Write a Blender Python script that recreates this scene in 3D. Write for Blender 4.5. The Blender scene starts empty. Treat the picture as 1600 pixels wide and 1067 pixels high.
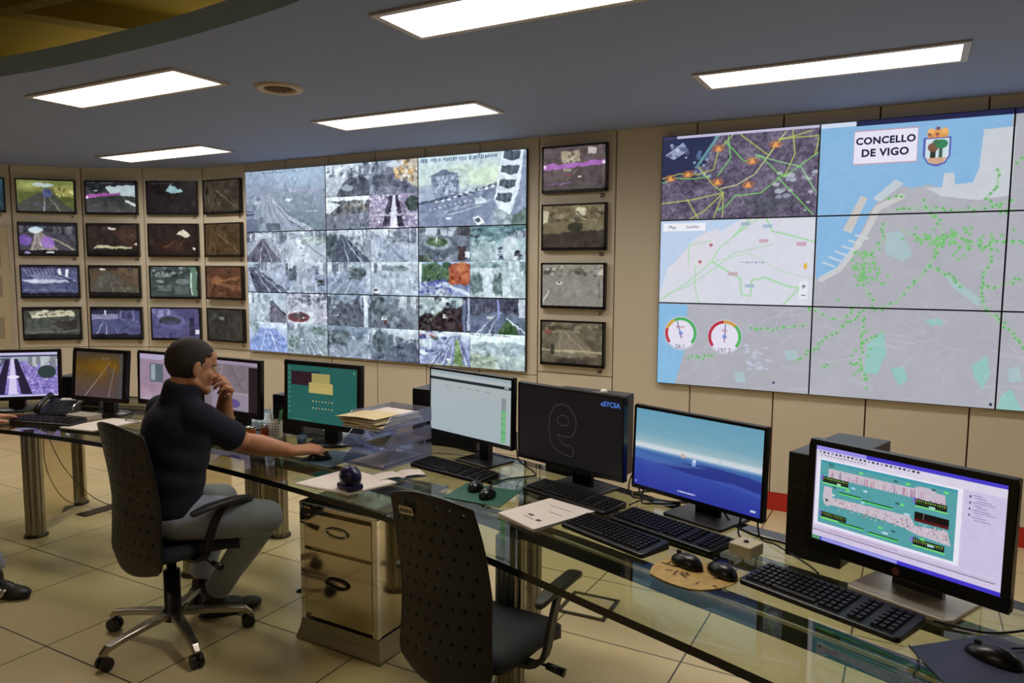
import bpy, bmesh, math, random
import numpy as np
from mathutils import Vector, Matrix
C = bpy.context.scene.collection
PI = math.pi
random.seed(7)

# ------------------------------------------------------------ materials
def srgb(c):
    o = []
    for v in c[:3]:
        v = v / 255.0
        o.append(v / 12.92 if v <= 0.04045 else ((v + 0.055) / 1.055) ** 2.4)
    return (*o, 1.0)

def mat(name, col, rough=0.5, metal=0.0, spec=0.5, emit=None, estr=1.0, bump=None, var=None, coat=0.0, alpha=1.0, trans=0.0):
    m = bpy.data.materials.new(name); m.use_nodes = True
    nt = m.node_tree; b = nt.nodes['Principled BSDF']
    b.inputs['Base Color'].default_value = srgb(col)
    b.inputs['Roughness'].default_value = rough
    b.inputs['Metallic'].default_value = metal
    b.inputs['Specular IOR Level'].default_value = spec
    b.inputs['Coat Weight'].default_value = coat
    b.inputs['Transmission Weight'].default_value = trans
    if emit is not None:
        b.inputs['Emission Color'].default_value = srgb(emit)
        b.inputs['Emission Strength'].default_value = estr
    tc = nt.nodes.new('ShaderNodeTexCoord')
    nz = nt.nodes.new('ShaderNodeTexNoise')
    nt.links.new(tc.outputs['Object'], nz.inputs['Vector'])
    sc, am = var if var else (9.0, 0.06)
    nz.inputs['Scale'].default_value = sc
    nz.inputs['Detail'].default_value = 4
    mr = nt.nodes.new('ShaderNodeMapRange')
    mr.inputs['To Min'].default_value = 1 - am; mr.inputs['To Max'].default_value = 1 + am
    nt.links.new(nz.outputs['Fac'], mr.inputs['Value'])
    mx = nt.nodes.new('ShaderNodeMix'); mx.data_type = 'RGBA'; mx.blend_type = 'MULTIPLY'
    mx.inputs['Factor'].default_value = 1
    mx.inputs['A'].default_value = srgb(col)
    nt.links.new(mr.outputs['Result'], mx.inputs['B'])
    nt.links.new(mx.outputs['Result'], b.inputs['Base Color'])
    if bump:
        n2 = nt.nodes.new('ShaderNodeTexNoise'); n2.inputs['Scale'].default_value = bump[0]
        nt.links.new(tc.outputs['Object'], n2.inputs['Vector'])
        bp = nt.nodes.new('ShaderNodeBump'); bp.inputs['Strength'].default_value = bump[1]
        bp.inputs['Distance'].default_value = 0.002
        nt.links.new(n2.outputs['Fac'], bp.inputs['Height'])
        nt.links.new(bp.outputs['Normal'], b.inputs['Normal'])
    return m

def emat(name, col, s, beam=False):
    m = bpy.data.materials.new(name); m.use_nodes = True
    nt = m.node_tree; nt.nodes.clear()
    e = nt.nodes.new('ShaderNodeEmission'); o = nt.nodes.new('ShaderNodeOutputMaterial')
    e.inputs['Color'].default_value = srgb(col); e.inputs['Strength'].default_value = s
    if beam:  # prismatic sheet: brighter straight on than at a glancing angle
        ge = nt.nodes.new('ShaderNodeNewGeometry'); dt = nt.nodes.new('ShaderNodeVectorMath'); dt.operation = 'DOT_PRODUCT'
        nt.links.new(ge.outputs['Normal'], dt.inputs[0]); nt.links.new(ge.outputs['Incoming'], dt.inputs[1])
        ml = nt.nodes.new('ShaderNodeMath'); ml.operation = 'MULTIPLY'; ml.inputs[1].default_value = s
        ab = nt.nodes.new('ShaderNodeMath'); ab.operation = 'ABSOLUTE'; nt.links.new(dt.outputs['Value'], ab.inputs[0]); nt.links.new(ab.outputs[0], ml.inputs[0]); nt.links.new(ml.outputs[0], e.inputs['Strength'])
    nt.links.new(e.outputs[0], o.inputs[0])
    return m

def glassmat(name, tint, edge=False, gloss=0.9, frost=0.0):
    m = bpy.data.materials.new(name); m.use_nodes = True
    nt = m.node_tree; nt.nodes.clear()
    o = nt.nodes.new('ShaderNodeOutputMaterial')
    t = nt.nodes.new('ShaderNodeBsdfTransparent'); t.inputs['Color'].default_value = srgb(tint)
    g = nt.nodes.new('ShaderNodeBsdfGlossy'); g.inputs['Roughness'].default_value = 0.015
    g.inputs['Color'].default_value = (gloss, gloss, gloss, 1)
    # Schlick reflectance, the same from both faces of a thin sheet
    ge = nt.nodes.new('ShaderNodeNewGeometry'); dt = nt.nodes.new('ShaderNodeVectorMath'); dt.operation = 'DOT_PRODUCT'
    nt.links.new(ge.outputs['Normal'], dt.inputs[0]); nt.links.new(ge.outputs['Incoming'], dt.inputs[1])
    def mth(op, a, b=None):
        k = nt.nodes.new('ShaderNodeMath'); k.operation = op
        for i, v in enumerate((a, b)):
            if v is None: continue
            if isinstance(v, (int, float)): k.inputs[i].default_value = v
            else: nt.links.new(v, k.inputs[i])
        return k.outputs[0]
    f5 = mth('POWER', mth('SUBTRACT', 1.0, mth('ABSOLUTE', dt.outputs['Value'])), 5.0)
    fo = mth('ADD', mth('MULTIPLY', f5, .95), .04)
    mx = nt.nodes.new('ShaderNodeMixShader')
    nt.links.new(fo, mx.inputs[0]); nt.links.new(t.outputs[0], mx.inputs[1]); nt.links.new(g.outputs[0], mx.inputs[2])
    last = mx
    if frost > 0:
        d = nt.nodes.new('ShaderNodeBsdfDiffuse'); d.inputs['Color'].default_value = srgb(tint)
        m2 = nt.nodes.new('ShaderNodeMixShader'); m2.inputs[0].default_value = frost
        nt.links.new(mx.outputs[0], m2.inputs[1]); nt.links.new(d.outputs[0], m2.inputs[2]); last = m2
    nt.links.new(last.outputs[0], o.inputs[0])
    return m

M = {}
M['black'] = mat('black_plastic', (22, 21, 22), 0.38)
M['bezel'] = mat('bezel_plastic', (14, 12, 13), 0.3)
M['key'] = mat('key_plastic', (26, 25, 28), 0.42)
M['darkgrey'] = mat('dark_grey_plastic', (48, 48, 52), 0.45)
M['case'] = mat('painted_case', (58, 58, 64), 0.4)
M['casefront'] = mat('case_front', (20, 18, 20), 0.35)
M['silver'] = mat('silver_plastic', (206, 196, 180), 0.28, 0.3)
M['alu'] = mat('polished_aluminium', (176, 168, 158), 0.22, 0.9)
M['steel'] = mat('polished_steel', (205, 196, 172), 0.07, 1.0, var=(4, .03))
M['steelb'] = mat('brushed_steel', (150, 146, 134), 0.3, 1.0, var=(30, .08))
M['steeld'] = mat('dark_steel', (70, 62, 50), 0.3, 0.8)  # dark steel for foot plates, floor fittings and the lower drawer handle
M['chrome'] = mat('chrome', (220, 218, 214), 0.05, 1.0)
M['rail'] = mat('grey_rail_metal', (64, 74, 74), 0.28, 0.5, var=(3, .08))
M['fabric'] = mat('dark_fabric', (44, 50, 62), 0.75, bump=(400, .3), var=(40, .12))
M['chairshell'] = mat('chair_shell', (26, 23, 22), 0.45, bump=(300, .2), var=(60, .15))
M['hole'] = mat('perforation_dark', (6, 5, 6), 0.9)
M['wall'] = mat('beige_panel', (216, 204, 182), 0.5, var=(2.0, .04))
M['seam'] = mat('seam_backing', (122, 42, 24), 0.7)
M['red'] = mat('red_base', (190, 38, 20), 0.4)
M['ceil'] = mat('blue_grey_ceiling', (140, 154, 192), 0.75, var=(1.0, .03))
M['ceiledge'] = mat('blue_grey_fascia', (140, 166, 196), 0.6)
M['upper'] = mat('olive_upper_ceiling', (150, 128, 44), 0.8, var=(1.2, .12))
M['beam'] = mat('olive_beam', (170, 148, 62), 0.7)
M['lampframe'] = mat('lamp_frame', (190, 180, 170), 0.4)
M['lamp'] = emat('lamp_diffuser', (255, 246, 236), 22.0, True)
M['ventm'] = mat('vent_plastic', (196, 178, 150), 0.5)
M['ventd'] = mat('vent_dark', (130, 100, 70), 0.6)
M['paper'] = mat('white_paper', (226, 214, 204), 0.7)
M['paper2'] = mat('cream_paper', (214, 196, 150), 0.75)
M['ink'] = mat('print_ink', (90, 80, 84), 0.8)
M['tray'] = glassmat('tray_plastic', (216, 220, 238), frost=0.16)
M['glass'] = glassmat('desk_glass', (236, 240, 228))
M['glassedge'] = mat('glass_edge', (10, 13, 10), 0.25)
M['padgreen'] = mat('green_mat', (20, 84, 66), 0.6)
M['padblue'] = mat('slate_mat', (74, 80, 104), 0.6, var=(12, .25))
M['padteal'] = mat('teal_mat', (70, 92, 112), 0.6)
M['navy'] = mat('navy_plastic', (22, 20, 62), 0.3)
M['white'] = mat('white_plastic', (225, 220, 212), 0.4)
M['beigep'] = mat('beige_plastic', (226, 214, 176), 0.5)
M['amber'] = mat('amber_content', (150, 70, 30), 0.3)
M['green'] = mat('green_plastic', (90, 170, 110), 0.4)
M['skin'] = mat('skin', (190, 134, 100), 0.5, var=(18, .07))
M['shirt'] = mat('navy_shirt', (17, 18, 36), 0.9, bump=(14, .15))
M['jeans'] = mat('faded_jeans', (148, 156, 172), 0.85, bump=(120, .4), var=(10, .16))
M['hair'] = mat('dark_hair', (44, 36, 31), 0.75, bump=(160, 1.0), var=(30, .55))
M['shoe'] = mat('shoe_leather', (24, 22, 22), 0.5)
M['stripe'] = mat('white_stripe', (220, 215, 205), 0.5)
M['strip'] = mat('rail_highlight_paint', (236, 232, 222), 0.25, 0.2)  # pale colour stands in for the lamps' reflection along the rail
M['cable'] = mat('cable', (16, 16, 16), 0.5)
M['cablew'] = mat('grey_cable', (150, 150, 140), 0.5)
M['board'] = mat('board_sheet', (188, 172, 140), 0.6)
M['boardg'] = mat('board_print', (150, 138, 116), 0.7)
M['eyew'] = mat('eye_white', (225, 220, 215), 0.3)

def screenmat(name='screen_glow'):
    m = bpy.data.materials.new(name); m.use_nodes = True
    nt = m.node_tree; b = nt.nodes['Principled BSDF']
    b.inputs['Base Color'].default_value = (.008, .008, .009, 1)
    b.inputs['Roughness'].default_value = 0.35
    b.inputs['Specular IOR Level'].default_value = 0.35
    a = nt.nodes.new('ShaderNodeAttribute'); a.attribute_name = 'glow'
    nt.links.new(a.outputs['Color'], b.inputs['Emission Color'])
    b.inputs['Emission Strength'].default_value = 1.0
    m.cycles.emission_sampling = 'NONE'
    return m
M['screen'] = screenmat()

def tilemat():
    m = bpy.data.materials.new('floor_tiles'); m.use_nodes = True
    nt = m.node_tree; b = nt.nodes['Principled BSDF']; N = nt.nodes.new; L = nt.links.new
    tc = N('ShaderNodeTexCoord'); sp = N('ShaderNodeSeparateXYZ'); L(tc.outputs['Object'], sp.inputs[0])
    masks = []
    for ax, ph in (('X', TILE_PX), ('Y', TILE_PY)):
        a = N('ShaderNodeMath'); a.operation = 'ADD'; L(sp.outputs[ax], a.inputs[0]); a.inputs[1].default_value = -ph + 60.0
        d = N('ShaderNodeMath'); d.operation = 'DIVIDE'; L(a.outputs[0], d.inputs[0]); d.inputs[1].default_value = 0.6
        f = N('ShaderNodeMath'); f.operation = 'FRACT'; L(d.outputs[0], f.inputs[0])
        p = N('ShaderNodeMath'); p.operation = 'PINGPONG'; L(f.outputs[0], p.inputs[0]); p.inputs[1].default_value = 0.5
        c = N('ShaderNodeMath'); c.operation = 'LESS_THAN'; L(p.outputs[0], c.inputs[0]); c.inputs[1].default_value = 0.0055
        masks.append(c)
    mm = N('ShaderNodeMath'); mm.operation = 'MAXIMUM'; L(masks[0].outputs[0], mm.inputs[0]); L(masks[1].outputs[0], mm.inputs[1])
    nz = N('ShaderNodeTexNoise'); nz.inputs['Scale'].default_value = 1.7; nz.inputs['Detail'].default_value = 6; L(tc.outputs['Object'], nz.inputs['Vector'])
    cr = N('ShaderNodeValToRGB'); L(nz.outputs['Fac'], cr.inputs[0])
    cr.color_ramp.elements[0].color = srgb((190, 172, 128)); cr.color_ramp.elements[0].position = .3
    cr.color_ramp.elements[1].color = srgb((208, 190, 148)); cr.color_ramp.elements[1].position = .7
    mx = N('ShaderNodeMix'); mx.data_type = 'RGBA'; L(mm.outputs[0], mx.inputs['Factor']); L(cr.outputs[0], mx.inputs['A'])
    mx.inputs['B'].default_value = srgb((40, 32, 24))
    L(mx.outputs['Result'], b.inputs['Base Color'])
    b.inputs['Roughness'].default_value = 0.3
    b.inputs['Specular IOR Level'].default_value = 0.4
    return m
TILE_PX, TILE_PY = -3.17, 1.685
M['floor'] = tilemat()

# ------------------------------------------------------------ mesh builder
class MB:
    def __init__(s): s.v = []; s.f = []; s.mi = []; s.sm = []
    def add(s, vs, fs, mi=0, smooth=False):
        n = len(s.v); s.v += [tuple(v) for v in vs]
        s.f += [tuple(i + n for i in f) for f in fs]; s.mi += [mi] * len(fs); s.sm += [smooth] * len(fs)
        return s
    def box(s, c, d, rot=None, mi=0, taper=1.0, ty=None):
        ty = taper if ty is None else ty
        hx, hy, hz = d[0] / 2, d[1] / 2, d[2] / 2
        vs = []
        for z in (-1, 1):
            k = 1 if z < 0 else taper; k2 = 1 if z < 0 else ty
            for x, y in ((-1, -1), (1, -1), (1, 1), (-1, 1)):
                vs.append(Vector((x * hx * k, y * hy * k2, z * hz)))
        if rot is not None:
            R = rot if isinstance(rot, Matrix) else Matrix.Rotation(rot, 3, 'Z')
            vs = [R @ v for v in vs]
        vs = [v + Vector(c) for v in vs]
        return s.add(vs, [(0, 3, 2, 1), (4, 5, 6, 7), (0, 1, 5, 4), (1, 2, 6, 5), (2, 3, 7, 6), (3, 0, 4, 7)], mi)
    def bb(s, a, b, mi=0):
        return s.box([(a[i] + b[i]) / 2 for i in range(3)], [abs(b[i] - a[i]) for i in range(3)], mi=mi)
    def rbox(s, c, d, r=0.01, rot=None, mi=0, seg=4, crown=0.0):
        # box with rounded vertical corners and softly bevelled top
        hx, hy, hz = d[0] / 2, d[1] / 2, d[2] / 2
        r = min(r, hx * .99, hy * .99)
        b = min(r * .5, hz * .6)
        def ring(ins, z):
            o = []
            rr = max(r - ins, .0005)
            for cx, cy, a0 in ((hx - r, hy - r, 0), (-hx + r, hy - r, 90), (-hx + r, -hy + r, 180), (hx - r, -hy + r, 270)):
                for k in range(seg + 1):
                    a = math.radians(a0 + 90 * k / seg)
                    o.append(Vector((cx + rr * math.cos(a), cy + rr * math.sin(a), z)))
            return o
        rings = [ring(b * .5, -hz), ring(0, -hz + b * .5), ring(0, hz - b), ring(b * .3, hz - b * .3), ring(b, hz)]
        n = len(rings[0]); vs = []; fs = []
        for R_ in rings: vs += R_
        for i in range(len(rings) - 1):
            for k in range(n): fs.append((i * n + k, i * n + (k + 1) % n, (i + 1) * n + (k + 1) % n, (i + 1) * n + k))
        fs.append(tuple(range(n))[::-1]); fs.append(tuple(range((len(rings) - 1) * n, len(rings) * n)))
        if rot is not None:
            R = rot if isinstance(rot, Matrix) else Matrix.Rotation(rot, 3, 'Z')
            vs = [R @ v for v in vs]
        vs = [v + Vector(c) for v in vs]
        return s.add(vs, fs, mi, False)
    def cyl(s, p0, p1, r0, r1=None, n=16, mi=0, caps=True, smooth=True):
        r1 = r0 if r1 is None else r1
        p0, p1 = Vector(p0), Vector(p1); ax = (p1 - p0).normalized()
        q = Vector((1, 0, 0)) if abs(ax.x) < .9 else Vector((0, 1, 0))
        u = ax.cross(q).normalized(); w = ax.cross(u)
        vs = [p + (u * math.cos(2 * PI * k / n) + w * math.sin(2 * PI * k / n)) * r for p, r in ((p0, r0), (p1, r1)) for k in range(n)]
        s.add(vs, [(k, (k + 1) % n, n + (k + 1) % n, n + k) for k in range(n)], mi, smooth)
        if caps:
            s.add(vs[:n], [tuple(range(n))[::-1]], mi); s.add(vs[n:], [tuple(range(n))], mi)
        return s
    def tube(s, pts, r, n=8, mi=0, cap=True):
        pts = [Vector(p) for p in pts]; m = len(pts)
        rs = r if isinstance(r, (list, tuple)) else [r] * m
        vs = []; prev = None
        for i, p in enumerate(pts):
            t = (pts[min(i + 1, m - 1)] - pts[max(i - 1, 0)]).normalized()
            if prev is None:
                q = Vector((0, 0, 1)) if abs(t.z) < .9 else Vector((1, 0, 0))
                u = t.cross(q).normalized()
            else:
                u = (prev - t * prev.dot(t)).normalized()
            prev = u; w = t.cross(u)
            for k in range(n):
                vs.append(p + (u * math.cos(2 * PI * k / n) + w * math.sin(2 * PI * k / n)) * rs[i])
        fs = [(i * n + k, i * n + (k + 1) % n, (i + 1) * n + (k + 1) % n, (i + 1) * n + k) for i in range(m - 1) for k in range(n)]
        s.add(vs, fs, mi, True)
        if cap:
            s.add(vs[:n], [tuple(range(n))[::-1]], mi); s.add(vs[-n:], [tuple(range(n))], mi)
        return s
    def strap(s, pts, w, t, side, mi=0):
        # flat bar following pts; w along side vector, t thickness
        pts = [Vector(p) for p in pts]; side = Vector(side).normalized(); m = len(pts); vs = []
        ws = w if isinstance(w, (list, tuple)) else [w] * m
        for i, p in enumerate(pts):
            tg = (pts[min(i + 1, m - 1)] - pts[max(i - 1, 0)]).normalized()
            nn = tg.cross(side).normalized()
            for a, b in ((-1, -1), (1, -1), (1, 1), (-1, 1)):
                vs.append(p + side * a * ws[i] / 2 + nn * b * t / 2)
        fs = [(i * 4 + k, i * 4 + (k + 1) % 4, (i + 1) * 4 + (k + 1) % 4, (i + 1) * 4 + k) for i in range(m - 1) for k in range(4)]
        fs += [(3, 2, 1, 0), tuple((m - 1) * 4 + k for k in range(4))]
        return s.add(vs, fs, mi)
    def lathe(s, prof, c=(0, 0, 0), n=24, mi=0, sx=1, sy=1, smooth=True):
        vs = []; m = len(prof)
        for r, z in prof:
            for k in range(n):
                a = 2 * PI * k / n; vs.append((c[0] + r * sx * math.cos(a), c[1] + r * sy * math.sin(a), c[2] + z))
        fs = [(i * n + k, i * n + (k + 1) % n, (i + 1) * n + (k + 1) % n, (i + 1) * n + k) for i in range(m - 1) for k in range(n)]
        fs += [tuple(range(n))[::-1], tuple(range((m - 1) * n, m * n))]
        return s.add(vs, fs, mi, smooth)
    def ell(s, c, r, R=None, nu=20, nv=12, mi=0):
        vs = []; fs = []
        for i in range(nv + 1):
            th = PI * i / nv
            for k in range(nu):
                a = 2 * PI * k / nu
                p = Vector((math.sin(th) * math.cos(a) * r[0], math.sin(th) * math.sin(a) * r[1], math.cos(th) * r[2]))
                if R is not None: p = R @ p
                vs.append(p + Vector(c))
        for i in range(nv):
            for k in range(nu):
                fs.append((i * nu + k, (i + 1) * nu + k, (i + 1) * nu + (k + 1) % nu, i * nu + (k + 1) % nu))
        return s.add(vs, fs, mi, True)
    def cap(s, p0, r0, p1, r1, n=16, mi=0):
        s.cyl(p0, p1, r0, r1, n=n, mi=mi); s.ell(p0, (r0,) * 3, nu=n, nv=8, mi=mi); s.ell(p1, (r1,) * 3, nu=n, nv=8, mi=mi)
        return s
    def prism(s, poly, z0, z1, mi=0, mside=None):
        n = len(poly); vs = [(x, y, z0) for x, y in poly] + [(x, y, z1) for x, y in poly]
        s.add(vs, [tuple(range(n))[::-1], tuple(range(n, 2 * n))], mi)
        s.add(vs, [(k, (k + 1) % n, n + (k + 1) % n, n + k) for k in range(n)], mi if mside is None else mside)
        return s
    def xf(s, Mx, start=0):
        for i in range(start, len(s.v)): s.v[i] = tuple(Mx @ Vector(s.v[i]))
        return s
    def build(s, name, mats, parent=None, fix=True):
        me = bpy.data.meshes.new(name); me.from_pydata(s.v, [], s.f)
        if not isinstance(mats, (list, tuple)): mats = [mats]
        for m_ in mats: me.materials.append(M[m_] if isinstance(m_, str) else m_)
        me.polygons.foreach_set('material_index', s.mi); me.polygons.foreach_set('use_smooth', s.sm)
        if fix:
            bm = bmesh.new(); bm.from_mesh(me); bmesh.ops.remove_doubles(bm, verts=bm.verts, dist=1e-5)
            bmesh.ops.recalc_face_normals(bm, faces=bm.faces); bm.to_mesh(me); bm.free()
        me.update()
        o = bpy.data.objects.new(name, me); C.objects.link(o)
        if parent is not None: o.parent = parent
        return o

def tag(o, label, cat, group=None):
    o['label'] = label; o['category'] = cat
    if group: o['group'] = group
    return o
def thing(name, label, cat, loc=(0, 0, 0), rz=0, group=None):
    o = bpy.data.objects.new(name, None); C.objects.link(o); o.empty_display_size = .05
    o.location = loc; o.rotation_euler = (0, 0, rz)
    return tag(o, label, cat, group)
def struct(name, mb, m, parent=None):
    o = mb.build(name, m, parent)
    if parent is None: o['kind'] = 'structure'
    return o
def copytree(o, parent=None, label=None):
    c = o.copy(); C.objects.link(c); c.parent = parent
    if label: c['label'] = label
    for ch in list(o.children): copytree(ch, c)
    return c
def bevel(o, w=.003, seg=2):
    b = o.modifiers.new('bevel', 'BEVEL'); b.width = w; b.segments = seg; b.limit_method = 'ANGLE'; return o
def text(name, s, size, m, parent, loc, rot, align='CENTER', bold=0.0, ext=.0006, spacing=1.0, sx=1.0):
    cu = bpy.data.curves.new(name, 'FONT'); cu.body = s; cu.size = size; cu.align_x = align; cu.align_y = 'CENTER'
    cu.extrude = ext; cu.offset = bold; cu.space_character = spacing; cu.resolution_u = 3
    cu.materials.append(m)
    o = bpy.data.objects.new(name, cu); C.objects.link(o); o.parent = parent
    me = bpy.data.meshes.new_from_object(o); me.name = name; bpy.data.objects.remove(o)
    o = bpy.data.objects.new(name, me); C.objects.link(o); o.parent = parent
    o.location = loc; o.rotation_euler = rot; o.scale = (sx, 1, 1)
    return o
FACE = (PI / 2, 0, 0)   # text standing upright, facing local -Y
# ------------------------------------------------------------ picture painter for the lit screens
class CV:
    def __init__(s, w=None, h=None, arr=None):
        s.a = arr if arr is not None else np.zeros((h, w, 3))
        s.h, s.w = s.a.shape[:2]
        s.Y, s.X = np.mgrid[0:s.h, 0:s.w]
        s.X = (s.X + .5) / s.w; s.Y = (s.Y + .5) / s.h
    def sub(s, x0, y0, x1, y1):
        return CV(arr=s.a[int(round(y0 * s.h)):int(round(y1 * s.h)), int(round(x0 * s.w)):int(round(x1 * s.w))])
    def put(s, m, c, al=1.0):
        m = m * al
        s.a[:] = s.a * (1 - m[..., None]) + np.array(c, float) * m[..., None]
        return s
    def fill(s, c): s.a[:] = np.array(c, float); return s
    def grad(s, c0, c1, y0=0, y1=1, al=1):
        t = np.clip((s.Y - y0) / (y1 - y0), 0, 1)[..., None]
        col = np.array(c0, float) * (1 - t) + np.array(c1, float) * t
        m = ((s.Y >= y0) & (s.Y <= y1))[..., None] * al
        s.a[:] = s.a * (1 - m) + col * m; return s
    def rect(s, x0, y0, x1, y1, c, al=1):
        return s.put(((s.X >= x0) & (s.X <= x1) & (s.Y >= y0) & (s.Y <= y1)).astype(float), c, al)
    def pm(s, pts):
        ins = np.zeros(s.X.shape, bool); n = len(pts)
        for i in range(n):
            x0, y0 = pts[i]; x1, y1 = pts[(i + 1) % n]
            if y0 == y1: continue
            cnd = ((y0 > s.Y) != (y1 > s.Y)) & (s.X < (x1 - x0) * (s.Y - y0) / (y1 - y0) + x0)
            ins ^= cnd
        return ins.astype(float)
    def poly(s, pts, c, al=1): return s.put(s.pm(pts), c, al)
    def line(s, pts, w, c, al=1, w1=None):
        asp = s.h / s.w; m = np.zeros(s.X.shape); n = len(pts) - 1
        for i in range(n):
            x0, y0 = pts[i]; x1, y1 = pts[i + 1]
            dx, dy = x1 - x0, (y1 - y0) * asp
            L2 = dx * dx + dy * dy + 1e-12
            t = np.clip(((s.X - x0) * dx + (s.Y - y0) * asp * dy) / L2, 0, 1)
            d = np.hypot(s.X - x0 - t * dx, (s.Y - y0) * asp - t * dy)
            ww = w if w1 is None else w + (w1 - w) * ((i + t) / n)
            m = np.maximum(m, np.clip((ww / 2 - d) * s.w + .5, 0, 1))
        return s.put(m, c, al)
    def el(s, cx, cy, rx, ry, c, al=1, soft=0):
        d = np.sqrt(((s.X - cx) / rx) ** 2 + ((s.Y - cy) / ry) ** 2)
        m = np.clip((1 - d) * 6, 0, 1) if not soft else np.clip(1 - d, 0, 1) ** soft
        return s.put(m, c, al)
    def ring(s, cx, cy, r, w, c, a0, a1, al=1):
        asp = s.h / s.w
        dx = s.X - cx; dy = (s.Y - cy) * asp; d = np.hypot(dx, dy); a = np.degrees(np.arctan2(dx, -dy))
        m = np.clip((w / 2 - abs(d - r)) * s.w + .5, 0, 1) * ((a >= a0) & (a <= a1))
        return s.put(m, c, al)
    def noise(s, amp, sc=8, seed=0, mask=None, octv=4, mono=True, st=1.0):
        rg = np.random.default_rng(seed); tot = np.zeros((s.h, s.w)); am = 1; q = 0
        for o in range(octv):
            gx = int(min(sc * 2 ** o, s.w)); gy = int(min(max(2, sc * st * 2 ** o * s.h / s.w), s.h))
            g = rg.random((gy + 2, gx + 2))
            fx = s.X * gx; fy = s.Y * gy; ix = fx.astype(int); iy = fy.astype(int); tx = fx - ix; ty = fy - iy
            v = (g[iy, ix] * (1 - tx) + g[iy, ix + 1] * tx) * (1 - ty) + (g[iy + 1, ix] * (1 - tx) + g[iy + 1, ix + 1] * tx) * ty
            tot += v * am; q += am; am *= .75
        tot = (tot / q - .5) * 2
        m = 1.0 if mask is None else mask
        s.a[:] = np.clip(s.a + (tot * amp * m)[..., None], 0, 255); return s
    def band(s, y0, y1): return ((s.Y >= y0) & (s.Y < y1)).astype(float)
    def blobs(s, x0, y0, x1, y1, n, rx, ry, cols, seed=0, al=.8, box=False):
        rg = random.Random(seed)
        for i in range(n):
            x = x0 + rg.random() * (x1 - x0); y = y0 + rg.random() * (y1 - y0); k = .5 + rg.random()
            c = cols[rg.randrange(len(cols))]
            if box: s.rect(x - rx * k, y - ry * k, x + rx * k, y + ry * k, c, al)
            else: s.el(x, y, rx * k, ry * k, c, al)
        return s
    def smoothn(s, sc, seed):
        rg = np.random.default_rng(seed); gx = sc; gy = max(2, int(sc * s.h / s.w)); g = rg.random((gy + 2, gx + 2)) - .5
        fx = s.X * gx; fy = s.Y * gy; ix = fx.astype(int); iy = fy.astype(int); tx = fx - ix; ty = fy - iy
        return (g[iy, ix] * (1 - tx) + g[iy, ix + 1] * tx) * (1 - ty) + (g[iy + 1, ix] * (1 - tx) + g[iy + 1, ix + 1] * tx) * ty
    def photo(s, amp=.03, seed=0, grain=30, blur=1, sc=14):
        # ragged edges, mottled detail and a little softness, like a compressed camera picture
        for k, q in ((sc, 1), (sc * 3, .45)):
            dx = s.smoothn(k, seed + k) * amp * q * s.w; dy = s.smoothn(k, seed + k + 1) * amp * q * s.w
            yy = np.clip((s.Y * s.h - .5 + dy).round().astype(int), 0, s.h - 1); xx = np.clip((s.X * s.w - .5 + dx).round().astype(int), 0, s.w - 1)
            s.a[:] = s.a[yy, xx]
        m = s.smoothn(max(8, s.w // 4), seed + 7) * 2; m2 = s.smoothn(max(6, s.w // 9), seed + 8) * 2
        lum = s.a.mean(-1); act = np.clip(.35 + 1.3 * abs(s.smoothn(5, seed + 9)) * 2, 0, 1.3)
        s.a[:] = np.clip(s.a + ((m * .8 + m2 * .9) * act * grain)[..., None], 0, 255)
        for _ in range(blur):
            p = np.pad(s.a, ((1, 1), (1, 1), (0, 0)), 'edge'); s.a[:] = (p[1:-1, 1:-1] * 4 + p[:-2, 1:-1] + p[2:, 1:-1] + p[1:-1, :-2] + p[1:-1, 2:]) / 8
        return s
    def tint(s, c, al): s.a[:] = s.a * (1 - al) + np.array(c, float) * al; return s
    def mul(s, c): s.a[:] = np.clip(s.a * np.array(c, float), 0, 255); return s
    def linear(s):
        v = np.clip(s.a / 255.0, 0, 1)
        return np.where(v <= .04045, v / 12.92, ((v + .055) / 1.055) ** 2.4)

def dull(P):
    for c in P.values():
        g = c.a.mean(-1, keepdims=True); c.a[:] = np.clip((g + (c.a - g) * .9) * np.array([1.03, 1.07, 1.08]) + 2, 0, 255)
    return P

def screen(name, cv, w, h, parent, loc=(0, 0, 0), rot=(0, 0, 0)):
    # a lit panel: grid mesh w x h centred at local origin, facing -Y, one picture cell per vertex
    H_, W_ = cv.h, cv.w
    xs = np.linspace(-w / 2, w / 2, W_); zs = np.linspace(h / 2, -h / 2, H_)
    co = np.zeros((H_, W_, 3)); co[..., 0] = xs[None, :]; co[..., 2] = zs[:, None]
    me = bpy.data.meshes.new(name)
    nv = H_ * W_; nf = (H_ - 1) * (W_ - 1)
    idx = np.arange(nv).reshape(H_, W_)
    q = np.stack([idx[1:, :-1], idx[1:, 1:], idx[:-1, 1:], idx[:-1, :-1]], -1).reshape(-1)
    me.vertices.add(nv); me.vertices.foreach_set('co', co.reshape(-1))
    me.loops.add(nf * 4); me.loops.foreach_set('vertex_index', q.astype(np.int32))
    me.polygons.add(nf); me.polygons.foreach_set('loop_start', np.arange(0, nf * 4, 4, dtype=np.int32))
    me.polygons.foreach_set('loop_total', np.full(nf, 4, np.int32))
    me.update(calc_edges=True)
    at = me.color_attributes.new('glow', 'FLOAT_COLOR', 'POINT')
    col = np.ones((nv, 4), np.float32); col[:, :3] = cv.linear().reshape(-1, 3)
    at.data.foreach_set('color', col.reshape(-1))
    me.materials.append(M['screen'])
    o = bpy.data.objects.new(name, me); C.objects.link(o); o.parent = parent
    o.location = loc; o.rotation_euler = rot
    return o

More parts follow.
